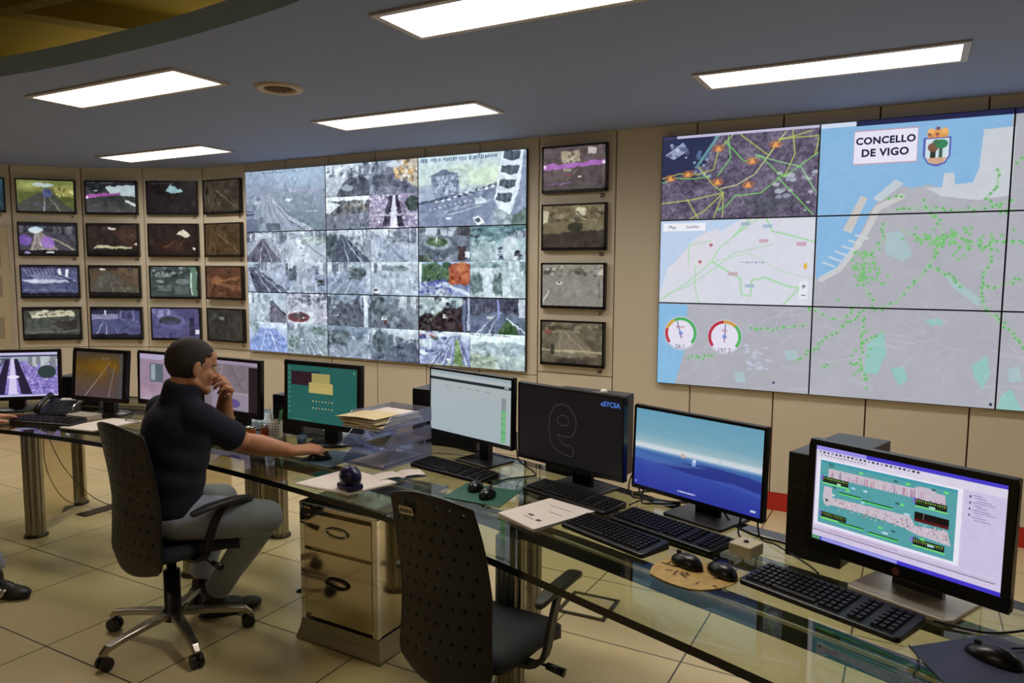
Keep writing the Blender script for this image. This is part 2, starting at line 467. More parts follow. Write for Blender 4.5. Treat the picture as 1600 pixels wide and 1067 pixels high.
def street(cv, sky=(190, 200, 215), gnd=(120, 125, 145), hz=.35, vp=.5, road=None, lanes=(), build=((0, .45), (.6, 1)), bcol=((150, 155, 175), (205, 210, 220), (95, 100, 118)), trees=(), tcol=(70, 85, 80), cars=(), seed=0, amp=26, side=(140, 145, 160), nb=40):
    cv.fill(side).grad(sky, tuple(.85 * c for c in sky), 0, hz)
    cv.grad(side, tuple(.95 * c for c in side), hz, 1)
    for k, (a, b) in enumerate(build):
        for i in range(nb):
            rg = random.Random(seed * 91 + k * 17 + i)
            x = a + rg.random() * (b - a); d = abs(x - vp); hh = .04 + d * .8 * (.4 + .6 * rg.random())
            w = .015 + .04 * rg.random()
            cv.rect(x - w, hz - hh * .9, x + w, hz + hh * .35, bcol[rg.randrange(len(bcol))], .75)
    if road:
        xl, xr = road[:2]; wt = road[2] if len(road) > 2 else .03
        cv.poly([(vp - wt, hz), (vp + wt, hz), (xr, 1), (xl, 1)], gnd)
    for l in lanes:
        x = l[0]; c = l[1] if len(l) > 1 else (215, 218, 225); wd = l[2] if len(l) > 2 else .012
        cv.line([(vp + (x - vp) * .06, hz + .02), (x, 1.02)], .003, c, .8, w1=wd * 2)
    for x, y, rx, ry in trees:
        cv.el(x, y, rx, ry, tcol, .85); cv.blobs(x - rx, y - ry, x + rx, y + ry, 26, rx * .2, ry * .2, [tcol, tuple(1.3 * c for c in tcol), tuple(.6 * c for c in tcol)], seed + 5, .6)
    for x, y, k, c in cars:
        cv.el(x, y, .03 * k, .035 * k, c); cv.el(x, y - .01 * k, .018 * k, .015 * k, tuple(.45 * q for q in c)); cv.rect(x - .028 * k, y + .02 * k, x + .028 * k, y + .034 * k, (40, 42, 55), .7)
    cv.noise(amp, 14, seed)
    return cv
def caption(cv, y, x0=.04, x1=.6, c=(60, 65, 90), h=.035, seed=1):
    # an overlay line too small to read: short strokes
    rg = random.Random(seed); x = x0
    while x < x1:
        w = .008 + .01 * rg.random(); cv.rect(x, y, x + w, y + h * (.6 + .4 * rg.random()), c, .7); x += w + .006 + (.02 if rg.random() < .15 else 0)
    return cv

PW, PH = 300, 170
def wallA_pictures():
    P = {}
    W = (214, 220, 232)
    # ---- row 0, col 0 : hazy avenue seen from high up
    c = CV(PW, PH); c.grad((150, 165, 190), (140, 150, 172), 0, .35).grad((140, 148, 170), (112, 126, 140), .35, 1)
    c.el(.75, .1, .5, .3, (165, 190, 215), .6, 1); c.noise(16, 7, 3, st=2)
    c.poly([(.22, .4), (.32, .38), (.5, .7), (.8, 1), (.18, 1), (.2, .7)], (152, 158, 178), .8)
    for k in range(9):
        c.line([(.27 + k * .008, .42), (.25 + k * .035, .7), (.24 + k * .075, 1)], .006, (186, 192, 208) if k % 2 else (104, 110, 130), .8)
    c.line([(.36, .5), (.5, .75), (.82, .99)], .03, (188, 194, 210), .8, w1=.05); c.line([(.38, .55), (.55, .82), (.75, .99)], .01, (78, 84, 100), .8)
    c.rect(.26, .86, .45, .99, (84, 92, 110), .9); c.blobs(.08, .42, .22, .85, 34, .025, .03, [(180, 185, 200), (96, 102, 122), (150, 156, 175)], 4)
    c.el(.55, .5, .045, .02, (214, 222, 232), .9); c.rect(.78, .69, .9, .71, (190, 200, 208), .8); c.rect(0, .66, .1, .74, (50, 60, 92), .8); c.rect(0, .69, .09, .7, (190, 198, 215), .9)
    c.line([(.55, .37), (.95, .34)], .01, (180, 170, 188), .6); c.rect(.0, .8, .16, 1, (84, 92, 120), .7)
    caption(c, .03, .22, .5, (70, 84, 120), .03); P[0, 0] = c.photo(.02, 5, 26, 1, 20)
    # ---- row 0, col 1 : four feeds
    c = CV(PW, PH)
    q = c.sub(0, 0, .49, .5); street(q, (200, 208, 222), (96, 100, 118), .3, .4, None, (), ((0, 1),), seed=11, side=(182, 188, 202), nb=30, amp=34)
    q.poly([(.25, .95), (.45, .5), (.8, .35), (1, .55), (1, 1), (.3, 1)], (82, 86, 100)); q.el(.5, .73, .14, .1, (170, 176, 192), .9); q.blobs(.05, .1, .95, .4, 20, .05, .06, [(90, 95, 112), (220, 224, 232)], 3)
    q = c.sub(.49, 0, 1, .5); street(q, (150, 158, 178), (110, 112, 132), .25, .42, (.1, 1), (), ((0, .38),), seed=12, side=(126, 130, 150), nb=30, amp=34)
    q.poly([(.55, 0), (1, 0), (1, .85), (.5, .3)], (190, 176, 158)); q.blobs(.55, .05, 1, .6, 46, .03, .05, [(214, 168, 112), (120, 104, 96), (226, 214, 200)], 5, .8, True)
    q.blobs(.1, .45, .6, .8, 26, .06, .06, [(92, 98, 112), (70, 76, 92)], 6); q.el(.55, .12, .2, .1, W, .9)
    q = c.sub(0, .5, .49, 1); q.grad((214, 220, 228), (190, 194, 205), 0, .3).grad((110, 112, 116), (122, 124, 140), .3, 1); q.blobs(0, .12, 1, .48, 60, .05, .07, [(84, 86, 92), (60, 62, 70), (130, 124, 116)], 7); q.rect(0, 0, 1, .12, (226, 230, 238)); q.poly([(.0, .1), (.35, .25), (.1, .5), (0, .5)], (230, 234, 240), .9)
    q.poly([(0, .6), (1, .5), (1, 1), (0, 1)], (112, 116, 134)); q.noise(14, 20, 8)
    q = c.sub(.49, .5, 1, 1); q.fill((150, 140, 168)).noise(60, 60, 15, octv=2); q.blobs(0, .05, 1, 1, 170, .022, .03, [(206, 190, 214), (96, 84, 116), (232, 226, 240), (140, 112, 150)], 16)
    q.poly([(.42, .05), (.5, .05), (.42, .95), (.25, .95)], (52, 48, 66), .9); q.poly([(.55, .05), (.6, .05), (.72, .95), (.58, .95)], (52, 48, 66), .9); q.poly([(.49, .05), (.54, .05), (.58, 1), (.43, 1)], (226, 220, 236), .95)
    q.el(.9, .3, .17, .24, (54, 66, 64), .9); q.rect(0, .58, 1, .64, (214, 204, 224), .7); q.el(.5, .55, .09, .05, W)
    for j, b_ in enumerate(((0, 0, .49, .5), (.49, 0, 1, .5), (0, .5, .49, 1), (.49, .5, 1, 1))): c.sub(*b_).photo(.03, 31 + j, 42, 1, 14)
    P[0, 1] = c
    # ---- row 0, col 2 : junction beside the round banded tower
    c = CV(PW, PH); c.grad((196, 210, 214), (200, 212, 206), 0, .4).grad((170, 180, 190), (126, 134, 162), .4, 1).noise(12, 9, 21)
    c.blobs(.3, .15, .8, .45, 60, .035, .03, [(214, 224, 208), (170, 186, 170), (196, 206, 196)], 22); c.poly([(.5, .28), (.62, .2), (.8, .2), (.86, .3), (.7, .44), (.5, .42)], (210, 222, 190), .6)
    c.poly([(.12, .28), (.25, .2), (.38, .26), (.4, .55), (.14, .6)], (132, 142, 166)); c.poly([(.1, .29), (.25, .19), (.4, .27)], (104, 112, 136)); c.blobs(.14, .3, .38, .56, 60, .012, .025, [(96, 106, 132), (178, 186, 204)], 23, .8, True)
    c.poly([(0, .48), (.14, .42), (.16, .6), (0, .66)], (160, 170, 192)); c.poly([(0, .66), (.2, .58), (.8, .45), (.85, .6), (.6, 1), (0, 1)], (122, 130, 158))
    c.line([(.0, .66), (.25, .6), (.55, .52), (.8, .4)], .02, (70, 78, 98), .8)
    for k in range(30):
        t = k / 29; c.el(.18 + .56 * t, .645 - .2 * t + .012 * math.sin(k * 2.4), .022, .016, [(232, 236, 242), (150, 156, 176), (60, 66, 84)][k % 3], .95)
    for k in range(22):
        t = k / 21; c.el(.12 + .5 * t, .76 - .16 * t, .02, .012, [(196, 202, 216), (104, 110, 134)][k % 2], .9)
    for k in range(5): c.line([(.25 + .1 * k, .8 - .03 * k), (.4 + .1 * k, .72 - .03 * k)], .006, (210, 214, 226), .8)
    c.line([(.3, .84), (.6, .72)], .008, (206, 212, 224), .8); c.el(.3, .89, .03, .018, (226, 230, 238)); c.el(.6, .67, .06, .06, (216, 222, 234)); c.el(.59, .645, .035, .025, (180, 188, 206)); c.rect(.56, .7, .64, .715, (70, 76, 94), .7)
    c.poly([(.52, .88), (.58, .86), (.64, .97), (.56, .99)], (230, 234, 240)); c.poly([(.54, .91), (.58, .89), (.6, .95), (.56, .96)], (50, 54, 72), .8)
    c.poly([(.7, 1), (.74, .72), (.84, .74), (.9, 1)], (150, 164, 178)); c.blobs(.72, .78, .86, .98, 20, .02, .03, [(120, 134, 140), (176, 188, 194)], 24)
    c.poly([(.79, 0), (.98, 0), (.93, .6), (.86, .86), (.76, .78), (.72, .62)], (216, 222, 232))
    for y0, x0, x1 in ((.0, .81, .955), (.19, .785, .94), (.38, .765, .915), (.56, .745, .885)):
        c.poly([(x0, y0), (x1, y0 + .015), (x1 - .012, y0 + .115), ((x0 + x1) / 2, y0 + .14), (x0 - .008, y0 + .09)], (72, 82, 96)); c.line([(x0 + .04, y0), (x0 + .035, y0 + .11)], .004, (140, 150, 166)); c.line([(x0 + .09, y0), (x0 + .085, y0 + .11)], .004, (140, 150, 166))
    c.poly([(.98, 0), (1, 0), (1, .9), (.9, 1), (.87, .85), (.94, .5)], (134, 142, 168)); c.poly([(.88, .88), (1, .78), (1, 1), (.87, 1)], (92, 108, 104))
    c.rect(.02, .02, .75, .1, (190, 204, 216), .5); caption(c, .03, .02, .74, (60, 78, 116), .06, 5); P[0, 2] = c.photo(.012, 6, 26, 1, 26)
    # ---- rows 1, 2 : quads
    def quad(defs):
        c = CV(PW, PH)
        for j, ((x, y), d) in enumerate(zip(((0, 0), (.5, 0), (0, .5), (.5, .5)), defs)):
            q = c.sub(x, y, x + .5, y + .5); d(q); q.photo(.03, 17 * j + int(q.a.mean()), 38, 1, 14)
        c.line([(.5, 0), (.5, 1)], .004, (70, 80, 110), .7)
        return c
    blu = (150, 158, 184)
    P[1, 0] = quad([
        lambda q: caption(street(q, (206, 212, 226), (92, 90, 110), .22, .42, (-.1, .95), ((.35,), (.66,), (.95,)), ((0, .25), (.7, 1)), seed=31, side=(160, 164, 182), amp=24), .02, .02, .9),
        lambda q: street(q, (196, 204, 220), (196, 200, 214), .2, .3, (.1, .7), (), ((0, .25), (.4, 1)), trees=((.7, .3, .3, .16),), tcol=(150, 160, 158), cars=((.4, .55, 1.1, (120, 128, 190)), (.45, .75, 1, (220, 224, 232))), seed=32, side=(184, 190, 204)).line([(.5, .4), (1, .9)], .02, (120, 126, 146)),
        lambda q: street(q, (176, 186, 206), (80, 84, 108), .18, .12, (.2, 1.1, .1), ((.6,), (.9,)), ((.2, .8),), cars=((.7, .7, 2.4, (150, 158, 180)), (.45, .4, 1, (190, 196, 210))), seed=33, side=(168, 174, 196), amp=22),
        lambda q: street(q, (190, 198, 214), (160, 166, 184), .3, .5, (.05, .8, .2), (), ((0, 1),), cars=((.85, .65, 3.4, (96, 100, 110)), (.3, .3, 1.3, (220, 224, 232))), seed=34, side=blu, trees=((.15, .4, .14, .2),), tcol=(84, 92, 108))])
    P[1, 1] = quad([
        lambda q: street(q, (196, 204, 218), (74, 80, 102), .15, .35, (.1, 1.0), ((.5,), (.8,)), ((.45, 1),), bcol=((190, 198, 212), (120, 128, 146), (220, 226, 234)), trees=((.1, .5, .14, .4),), tcol=(70, 80, 88), seed=35, nb=60),
        lambda q: street(q, (206, 212, 224), (156, 164, 184), .25, .2, (.2, 1.2, .1), ((.75, (90, 96, 116)),), ((0, .2), (.4, 1)), seed=36, side=(180, 186, 202), nb=60, trees=((.55, .3, .2, .1),), tcol=(130, 138, 150)),
        lambda q: caption(street(q, (176, 188, 202), (134, 144, 166), .22, .75, (-.3, .75), ((.1,), (.4,)), ((0, .6),), trees=((.7, .35, .2, .2),), tcol=(86, 98, 104), seed=37, side=blu).rect(.88, 0, .98, .9, (190, 200, 214), .9), .02, .02, .9),
        lambda q: street(q, (206, 214, 224), (172, 180, 198), .24, .5, (-.6, 1.6, .3), (), ((0, 1),), cars=((.1, .88, 3.0, (224, 228, 234)),), trees=((.55, .2, .3, .1),), tcol=(120, 132, 138), seed=38, side=(180, 188, 204), amp=16)])
    def rnd(q):
        q.fill((116, 122, 138)).noise(30, 12, 41); q.blobs(0, 0, 1, .25, 30, .05, .08, [(200, 206, 218), (70, 76, 90), (140, 146, 160)], 42, .8, True); q.rect(.15, 0, .35, .2, (190, 198, 214)); q.rect(.75, 0, 1, .25, (60, 62, 70))
        q.el(.4, .55, .42, .34, (90, 98, 112)); q.el(.38, .46, .3, .2, (150, 160, 170)); q.el(.36, .42, .24, .15, (66, 88, 66)); q.el(.36, .42, .12, .09, (92, 116, 84)); q.el(.36, .35, .02, .1, (200, 206, 214))
        q.rect(.78, .55, .93, .95, (64, 48, 54)); q.rect(.9, .72, 1, .88, (226, 230, 236)); q.rect(0, .8, .25, 1, (56, 70, 58), .8); q.noise(20, 30, 43)
    def trees_or(q):
        q.grad((170, 196, 236), (160, 180, 214), 0, .3).grad((110, 118, 160), (150, 156, 190), .3, 1); q.blobs(.05, .08, .62, .5, 70, .07, .09, [(58, 88, 66), (84, 112, 84), (40, 62, 52)], 44); q.rect(0, 0, .06, .6, (206, 214, 226))
        q.blobs(.64, .08, .98, .6, 80, .06, .08, [(178, 84, 48), (146, 62, 40), (196, 110, 70)], 45); q.line([(0, .7), (.5, .5), (.65, .9)], .03, (70, 76, 170), .8); q.line([(.5, .62), (1, .95)], .06, (206, 214, 228), .9); q.poly([(.1, 1), (.4, .75), (.7, 1)], (166, 172, 190)); q.blobs(0, .6, .5, .95, 40, .03, .04, [(70, 80, 150), (190, 196, 214)], 46); q.noise(26, 30, 47)
    P[1, 2] = quad([rnd,
        lambda q: caption(street(q, (92, 124, 132), (190, 200, 208), .3, .72, (.3, 1, .06), (), ((.5, 1),), trees=((.3, .25, .4, .2),), tcol=(104, 134, 142), cars=((.55, .62, 1.6, (80, 100, 130)), (.55, .75, 1.8, (210, 216, 226)), (.57, .88, 1.8, (70, 88, 120)), (.85, .75, 2, (60, 64, 76)), (.9, .85, 2.2, (120, 124, 136))), seed=48, side=(166, 184, 190)), .94, .02, .98),
        trees_or,
        lambda q: street(q, (150, 174, 178), (196, 206, 214), .15, .3, (.25, .9, .12), (), ((.7, 1),), bcol=((170, 186, 190), (110, 130, 134), (206, 216, 218)), trees=((.1, .6, .14, .3), (.5, .65, .1, .3)), tcol=(96, 116, 116), seed=49, side=(176, 190, 196), nb=60)])
    def redround(q):
        q.grad((170, 168, 186), (176, 172, 190), 0, 1).noise(26, 14, 51); q.blobs(0, .02, 1, .45, 60, .05, .05, [(120, 120, 140), (206, 208, 220), (90, 92, 112)], 52)
        q.el(.35, .78, .42, .26, (206, 208, 218)); q.el(.3, .78, .3, .18, (112, 62, 70)); q.el(.28, .74, .2, .1, (84, 72, 76)); q.rect(.28, .1, .3, .68, (196, 200, 210)); q.el(.42, .8, .03, .03, (240, 240, 245)); q.noise(12, 30, 53)
    P[2, 0] = quad([
        lambda q: street(q, (176, 188, 206), (110, 108, 124), .25, .62, (.55, 1.1, .04), (), ((0, .6),), bcol=((176, 188, 200), (206, 214, 222), (130, 142, 158)), seed=54, side=(178, 188, 200)).line([(.62, .3), (1, .75)], .03, (58, 60, 76)),
        redround,
        lambda q: q.grad((196, 206, 222), (150, 166, 208), 0, 1).poly([(.3, .2), (.7, .2), (1.3, 1), (-.2, 1)], (128, 146, 200)).poly([(0, 0), (.3, .05), (.18, .5), (0, .1)], (140, 158, 164)).line([(.45, .3), (.3, 1)], .015, (180, 194, 226)).line([(.56, .3), (.75, 1)], .02, (196, 206, 232)).line([(.6, .25), (.95, .9)], .03, (100, 120, 186), .8).noise(14, 20, 55),
        lambda q: street(q, (166, 184, 194), (128, 138, 152), .12, .4, (.25, .98, .05), ((.55,), (.7,), (.9,)), ((0, .3),), trees=((.75, .2, .2, .12), (.15, .6, .15, .2)), tcol=(108, 128, 126), cars=((.35, .5, 1.4, (226, 230, 236)), (.43, .66, 1.2, (180, 200, 190))), seed=56, side=(150, 162, 172))])
    P[2, 1] = quad([
        lambda q: street(q, (150, 162, 184), (84, 90, 104), .3, .4, (.0, 1, .3), (), ((0, 1),), bcol=((84, 90, 108), (150, 158, 176), (60, 64, 78)), cars=((.2, .65, 2, (170, 176, 190)), (.15, .4, 1.4, (200, 206, 216))), seed=57, side=(104, 110, 124), nb=60).rect(.83, 0, .93, 1, (200, 208, 220), .9),
        lambda q: street(q, (140, 154, 172), (104, 110, 124), .25, .3, (.0, 1, .15), (), ((.5, 1),), bcol=((214, 218, 224), (180, 186, 196), (110, 116, 130)), cars=((.28, .7, 2.2, (226, 230, 236)), (.3, .8, 1.4, (130, 70, 80))), trees=((.15, .3, .16, .3),), tcol=(84, 96, 104), seed=58, side=(130, 138, 152), nb=60),
        lambda q: street(q, (130, 146, 168), (138, 146, 166), .4, .5, (-.2, 1.2, .2), (), ((0, 1),), bcol=((96, 106, 124), (150, 160, 176), (190, 198, 210)), trees=((.25, .35, .25, .25),), tcol=(92, 104, 114), seed=59, side=(120, 130, 150)),
        lambda q: street(q, (196, 204, 214), (90, 96, 116), .4, .8, (-.3, 1.2, .1), (), ((.1, 1),), bcol=((176, 186, 198), (116, 126, 142), (80, 88, 106)), trees=((.2, .45, .2, .35),), tcol=(84, 98, 108), seed=60, side=(130, 138, 156))])
    def night_ov(q):
        q.fill((44, 38, 48)); q.blobs(0, 0, .5, .55, 60, .06, .08, [(214, 224, 226), (176, 190, 194), (96, 110, 116), (150, 164, 166)], 61); q.blobs(.4, 0, .8, .35, 30, .06, .07, [(160, 180, 184), (70, 80, 92), (214, 222, 224)], 62)
        q.poly([(.0, .9), (.55, .3), (.85, .3), (.85, 1), (0, 1)], (46, 34, 40)); q.line([(.02, .95), (.4, .45)], .03, (120, 130, 100), .5); q.rect(.47, .5, .55, .62, (230, 230, 228)); q.blobs(.45, .45, .85, .95, 30, .03, .03, [(90, 52, 48), (30, 26, 34)], 63); q.rect(.86, .05, .92, 1, (96, 106, 140)); q.rect(.95, .0, 1, .95, (150, 160, 186)); q.noise(24, 30, 64)
    def hwy(q):
        q.grad((214, 222, 232), (160, 168, 196), 0, .3).grad((150, 158, 190), (140, 148, 184), .3, 1); q.blobs(0, 0, .5, .2, 20, .06, .05, [(160, 60, 80), (70, 110, 90), (210, 220, 230), (60, 60, 120)], 65)
        q.poly([(.62, .12), (.8, .12), (1.1, 1.1), (.15, 1.1)], (122, 128, 168)); q.poly([(.72, .2), (.78, .2), (.88, 1), (.68, 1)], (112, 140, 88))
        for x in (.2, .32, .44, .6, .95): q.line([(.7 + (x - .6) * .1, .15), (x, 1.02)], .005, (226, 230, 240), .9, w1=.02)
        q.rect(0, .25, .25, .5, (196, 208, 214), .9); q.el(.08, .65, .09, .07, (220, 226, 234)); q.rect(.12, .58, .28, .64, (60, 70, 120), .8); q.el(.57, .83, .05, .04, (236, 238, 242)); q.blobs(.15, .88, .95, 1, 30, .03, .03, [(150, 170, 150), (190, 204, 196)], 66); q.noise(14, 30, 67)
    P[2, 2] = quad([night_ov,
        lambda q: street(q, (70, 72, 92), (96, 104, 132), .38, .55, (-.6, .9, .1), ((.1,), (.35,)), ((0, 1),), bcol=((64, 66, 86), (90, 92, 112), (48, 48, 64)), cars=((.36, .55, 1.6, (236, 238, 242)),), seed=68, side=(90, 100, 120)).poly([(.5, 1), (.66, .6), (.8, .7), (.9, 1)], (62, 92, 56)).line([(.68, .55), (1, .95)], .02, (206, 214, 224)).rect(.5, .05, .53, .6, (130, 140, 200)).rect(.88, 0, 1, .5, (206, 212, 220), .8).noise(16, 30, 69),
        hwy,
        lambda q: caption(q.grad((226, 238, 240), (214, 226, 228), 0, .32).grad((170, 184, 190), (186, 198, 190), .32, 1).blobs(0, .28, 1, .55, 70, .09, .06, [(160, 176, 186), (186, 200, 204), (140, 156, 162)], 70).poly([(.35, .5), (.5, .55), (1, .95), (1, 1), (.5, 1)], (176, 186, 188)).poly([(0, .6), (.4, .62), (.5, .98), (0, 1)], (158, 170, 150)).blobs(0, .6, .5, 1, 30, .05, .06, [(190, 196, 176), (130, 142, 130)], 71).noise(16, 20, 72), .02, .02, .72, (40, 44, 70), .05)])
    return P

def small_picture(k, r):
    c = CV(120, 80); S = k * 10 + r
    if (k, r) == (0, 0):
        c.grad((40, 80, 100), (30, 50, 70)).rect(.6, .2, .95, .45, (120, 180, 200)).noise(20, 10, 1)
    elif (k, r) == (1, 0):
        street(c, (130, 140, 60), (70, 74, 66), .4, .5, (-.2, 1, .1), ((.45,), (.75, (220, 220, 190), .006)), (), seed=S, side=(90, 104, 40), amp=18)
        c.el(.2, .2, .25, .25, (200, 210, 90), .7, 1); c.poly([(.62, .2), (1, .12), (1, .55), (.7, .45)], (160, 156, 70)); c.blobs(.65, .22, 1, .5, 20, .02, .03, [(70, 60, 40), (230, 220, 120)], 2); c.el(.45, .15, .2, .08, (190, 214, 214), .9); c.el(.53, .4, .1, .16, (70, 80, 150), .9); c.line([(.1, .72), (.45, .78), (.6, .9)], .02, (110, 66, 120), .8)
    elif (k, r) == (2, 0):
        c.grad((30, 34, 40), (70, 74, 76), 0, 1).noise(20, 6, 2); c.poly([(.4, .15), (1, .1), (1, .5), (.5, .4)], (176, 200, 206)); c.poly([(0, .42), (.7, .34), (.7, .42), (0, .55)], (160, 60, 160)); c.el(.02, .5, .04, .04, (255, 230, 255)); c.poly([(.78, .58), (1, .7), (1, .8), (.8, .68)], (206, 220, 216)); c.el(.2, .3, .04, .02, (220, 220, 220))
    elif (k, r) == (3, 0):
        c.fill((24, 14, 20)).noise(12, 8, 3); c.poly([(.38, .3), (.5, .08), (.7, .2), (.74, .32), (.5, .36)], (140, 190, 200)); c.poly([(.55, .05), (.7, .2), (.66, .24), (.52, .12)], (20, 20, 30)); c.line([(.55, .4), (.45, .6)], .008, (110, 60, 40)); c.el(.96, .75, .015, .02, (200, 150, 255)); c.blobs(.1, .1, .9, .9, 12, .008, .01, [(120, 90, 110), (90, 40, 60)], 4)
    elif k == 4:
        bc = [(72, 60, 44), (96, 66, 26), (120, 66, 34), (58, 56, 50)][r]
        c.fill(bc).noise(34, 9, 20 + r); hi = [(150, 116, 80), (160, 112, 50), (190, 110, 60), (110, 112, 108)][r]
        if r < 2:
            for x in (.15, .3, .5): c.line([(.12 + x * .2, .15), (x, 1)], .02, hi, .6)
            c.line([(.35, .3), (.95, .9)], .03, hi, .7)
        elif r == 2:
            c.el(.3, .45, .16, .14, hi, .8); c.line([(.2, .5), (.9, .35)], .06, (200, 130, 60), .7); c.line([(.4, .55), (.95, .7)], .08, (180, 106, 60), .6); c.noise(40, 16, 25)
        else:
            c.el(.4, .3, .08, .06, (160, 170, 175), .9); c.el(.2, .2, .12, .1, (110, 126, 140), .7, 1)
        c.mul((.85,) * 3)
    elif (k, r) == (1, 1):
        street(c, (80, 120, 150), (150, 136, 130), .22, .33, (.15, .75, .03), ((.2,), (.4,)), ((0, .2), (.45, 1)), bcol=((50, 50, 66), (96, 96, 110), (30, 30, 44)), seed=S, side=(70, 68, 84)); c.el(.3, .22, .14, .12, (220, 240, 250), .9); c.el(.1, .55, .13, .18, (120, 70, 200), .85); c.el(.5, .62, .13, .22, (160, 100, 226), .85); c.line([(.6, .5), (.95, .85)], .03, (196, 186, 130), .8); c.rect(0, .88, 1, 1, (20, 16, 30)); c.el(.14, .95, .06, .04, (160, 130, 200)); c.rect(.45, .92, .6, .97, (226, 226, 240)); c.rect(0, 0, 1, .09, (20, 16, 30))
    elif (k, r) == (1, 2):
        c.grad((70, 76, 120), (96, 100, 160), 0, 1)
        for j in range(9): c.line([(.05 + j * .07, .1), (.12 + j * .07, .3), (.3 + j * .08, .42)], .012, (170, 178, 214), .9)
        c.poly([(0, .45), (.5, .42), (1, .5), (.2, .6)], (196, 202, 232)); c.rect(.64, .08, .7, .3, (236, 240, 250)); c.rect(.77, .1, .82, .36, (236, 240, 250)); c.rect(0, .0, 1, .05, (30, 26, 60)); c.line([(.6, .25), (1, .6)], .03, (52, 56, 96)); c.rect(0, .58, 1, .86, (70, 76, 122), .7); c.noise(20, 20, 5); caption(c, .78, .03, .9, (170, 176, 216), .03); c.rect(0, .88, 1, 1, (24, 22, 46))
    elif (k, r) == (1, 3):
        c.grad((60, 60, 52), (66, 72, 62), 0, 1); c.poly([(.1, .1), (.9, .08), (.92, .28), (.14, .32)], (206, 204, 166)); c.blobs(.1, .08, .9, .28, 22, .05, .035, [(60, 60, 52), (226, 224, 190), (120, 118, 96)], 6); c.poly([(.05, .34), (.9, .32), (.8, .8), (.02, .85)], (76, 84, 74)); c.line([(.45, .34), (.7, .5)], .02, (30, 34, 30)); c.poly([(.5, .5), (.95, .4), (.95, .75), (.7, .75)], (52, 46, 44)); c.rect(0, 0, 1, .06, (20, 18, 16)); c.line([(0, .8), (1, .77)], .012, (190, 180, 160), .6); c.noise(22, 24, 7); c.rect(0, .86, 1, 1, (22, 20, 22))
    elif (k, r) == (2, 1):
        c.fill((48, 34, 30)).noise(14, 9, 8); c.rect(0, .02, 1, .07, (24, 16, 14)); c.rect(.42, .1, .56, .18, (214, 206, 200)); c.poly([(.45, .2), (1, .15), (1, .8), (.8, .7)], (78, 46, 32), .8); c.poly([(.1, .8), (.2, .7), (.55, .72), (.9, .74), (.88, .8)], (196, 190, 140)); c.poly([(.92, .65), (1, .6), (1, .72)], (220, 214, 200)); c.rect(0, .85, 1, 1, (18, 12, 12))
    elif (k, r) == (2, 2):
        street(c, (70, 56, 40), (86, 80, 68), .12, .35, (-.2, 1.1, .06), ((.1, (130, 124, 100)), (.5, (130, 120, 96)), (.8, (140, 120, 90))), ((0, .2), (.6, 1)), bcol=((100, 76, 52), (70, 60, 50), (120, 96, 66)), seed=S, side=(96, 74, 52), amp=14); c.el(.27, .1, .07, .03, (240, 236, 210)); c.rect(0, .86, 1, 1, (22, 16, 18)); c.rect(0, 0, 1, .05, (22, 16, 18))
    elif (k, r) == (2, 3):
        street(c, (46, 44, 80), (72, 74, 132), .3, .3, (-.3, 1.2, .2), ((.05,), (.3,), (.6, (140, 142, 200))), ((.6, 1),), bcol=((110, 116, 180), (70, 72, 130), (50, 50, 90)), seed=S, side=(80, 82, 140), amp=12); c.rect(0, .2, .55, .38, (150, 154, 200), .8); c.rect(.27, .05, .3, .25, (226, 228, 250)); c.rect(0, .86, 1, 1, (20, 18, 40)); c.rect(0, 0, 1, .07, (20, 18, 40))
    elif (k, r) == (3, 1):
        c.fill((36, 20, 16)).noise(14, 9, 9); c.el(.5, .7, .5, .35, (74, 34, 18), .8, 1); c.poly([(.56, .3), (.74, .15), (.88, .36), (.78, .44)], (224, 220, 190)); c.line([(.52, .55), (.32, .75)], .012, (190, 110, 50)); c.line([(.72, .55), (.62, .8)], .01, (170, 96, 44)); c.el(.95, .8, .03, .03, (240, 240, 230))
    elif (k, r) == (3, 2):
        c.fill((60, 74, 72)).noise(26, 9, 10); c.blobs(0, 0, 1, .3, 40, .05, .06, [(150, 176, 170), (40, 50, 50), (96, 116, 112)], 11); c.rect(.83, .02, .97, .95, (96, 140, 112)); c.rect(.84, .2, .87, .95, (190, 226, 200)); c.el(.2, .48, .09, .06, (130, 150, 150)); c.el(.68, .5, .16, .12, (110, 124, 124)); c.rect(.5, .65, .8, .9, (84, 98, 98))
        for j in range(6): c.line([(.18 + j * .04, .62), (.14 + j * .05, .8)], .006, (190, 206, 200)); c.line([(.15, .6 + j * .035), (.42, .63 + j * .035)], .005, (190, 206, 200), .7)
    elif (k, r) == (3, 3):
        c.fill((74, 70, 130)).noise(22, 9, 12); c.blobs(0, 0, .5, .25, 16, .04, .1, [(150, 150, 206), (96, 94, 160)], 13, .8, True); c.el(.4, .45, .34, .24, (104, 102, 170)); c.el(.38, .42, .26, .16, (56, 58, 72)); c.el(.4, .62, .42, .2, (84, 80, 148), .5); c.rect(.88, .7, .98, .85, (230, 232, 244)); c.rect(.78, .3, .9, .9, (34, 30, 62), .8)
    elif (k, r) == (5, 0):
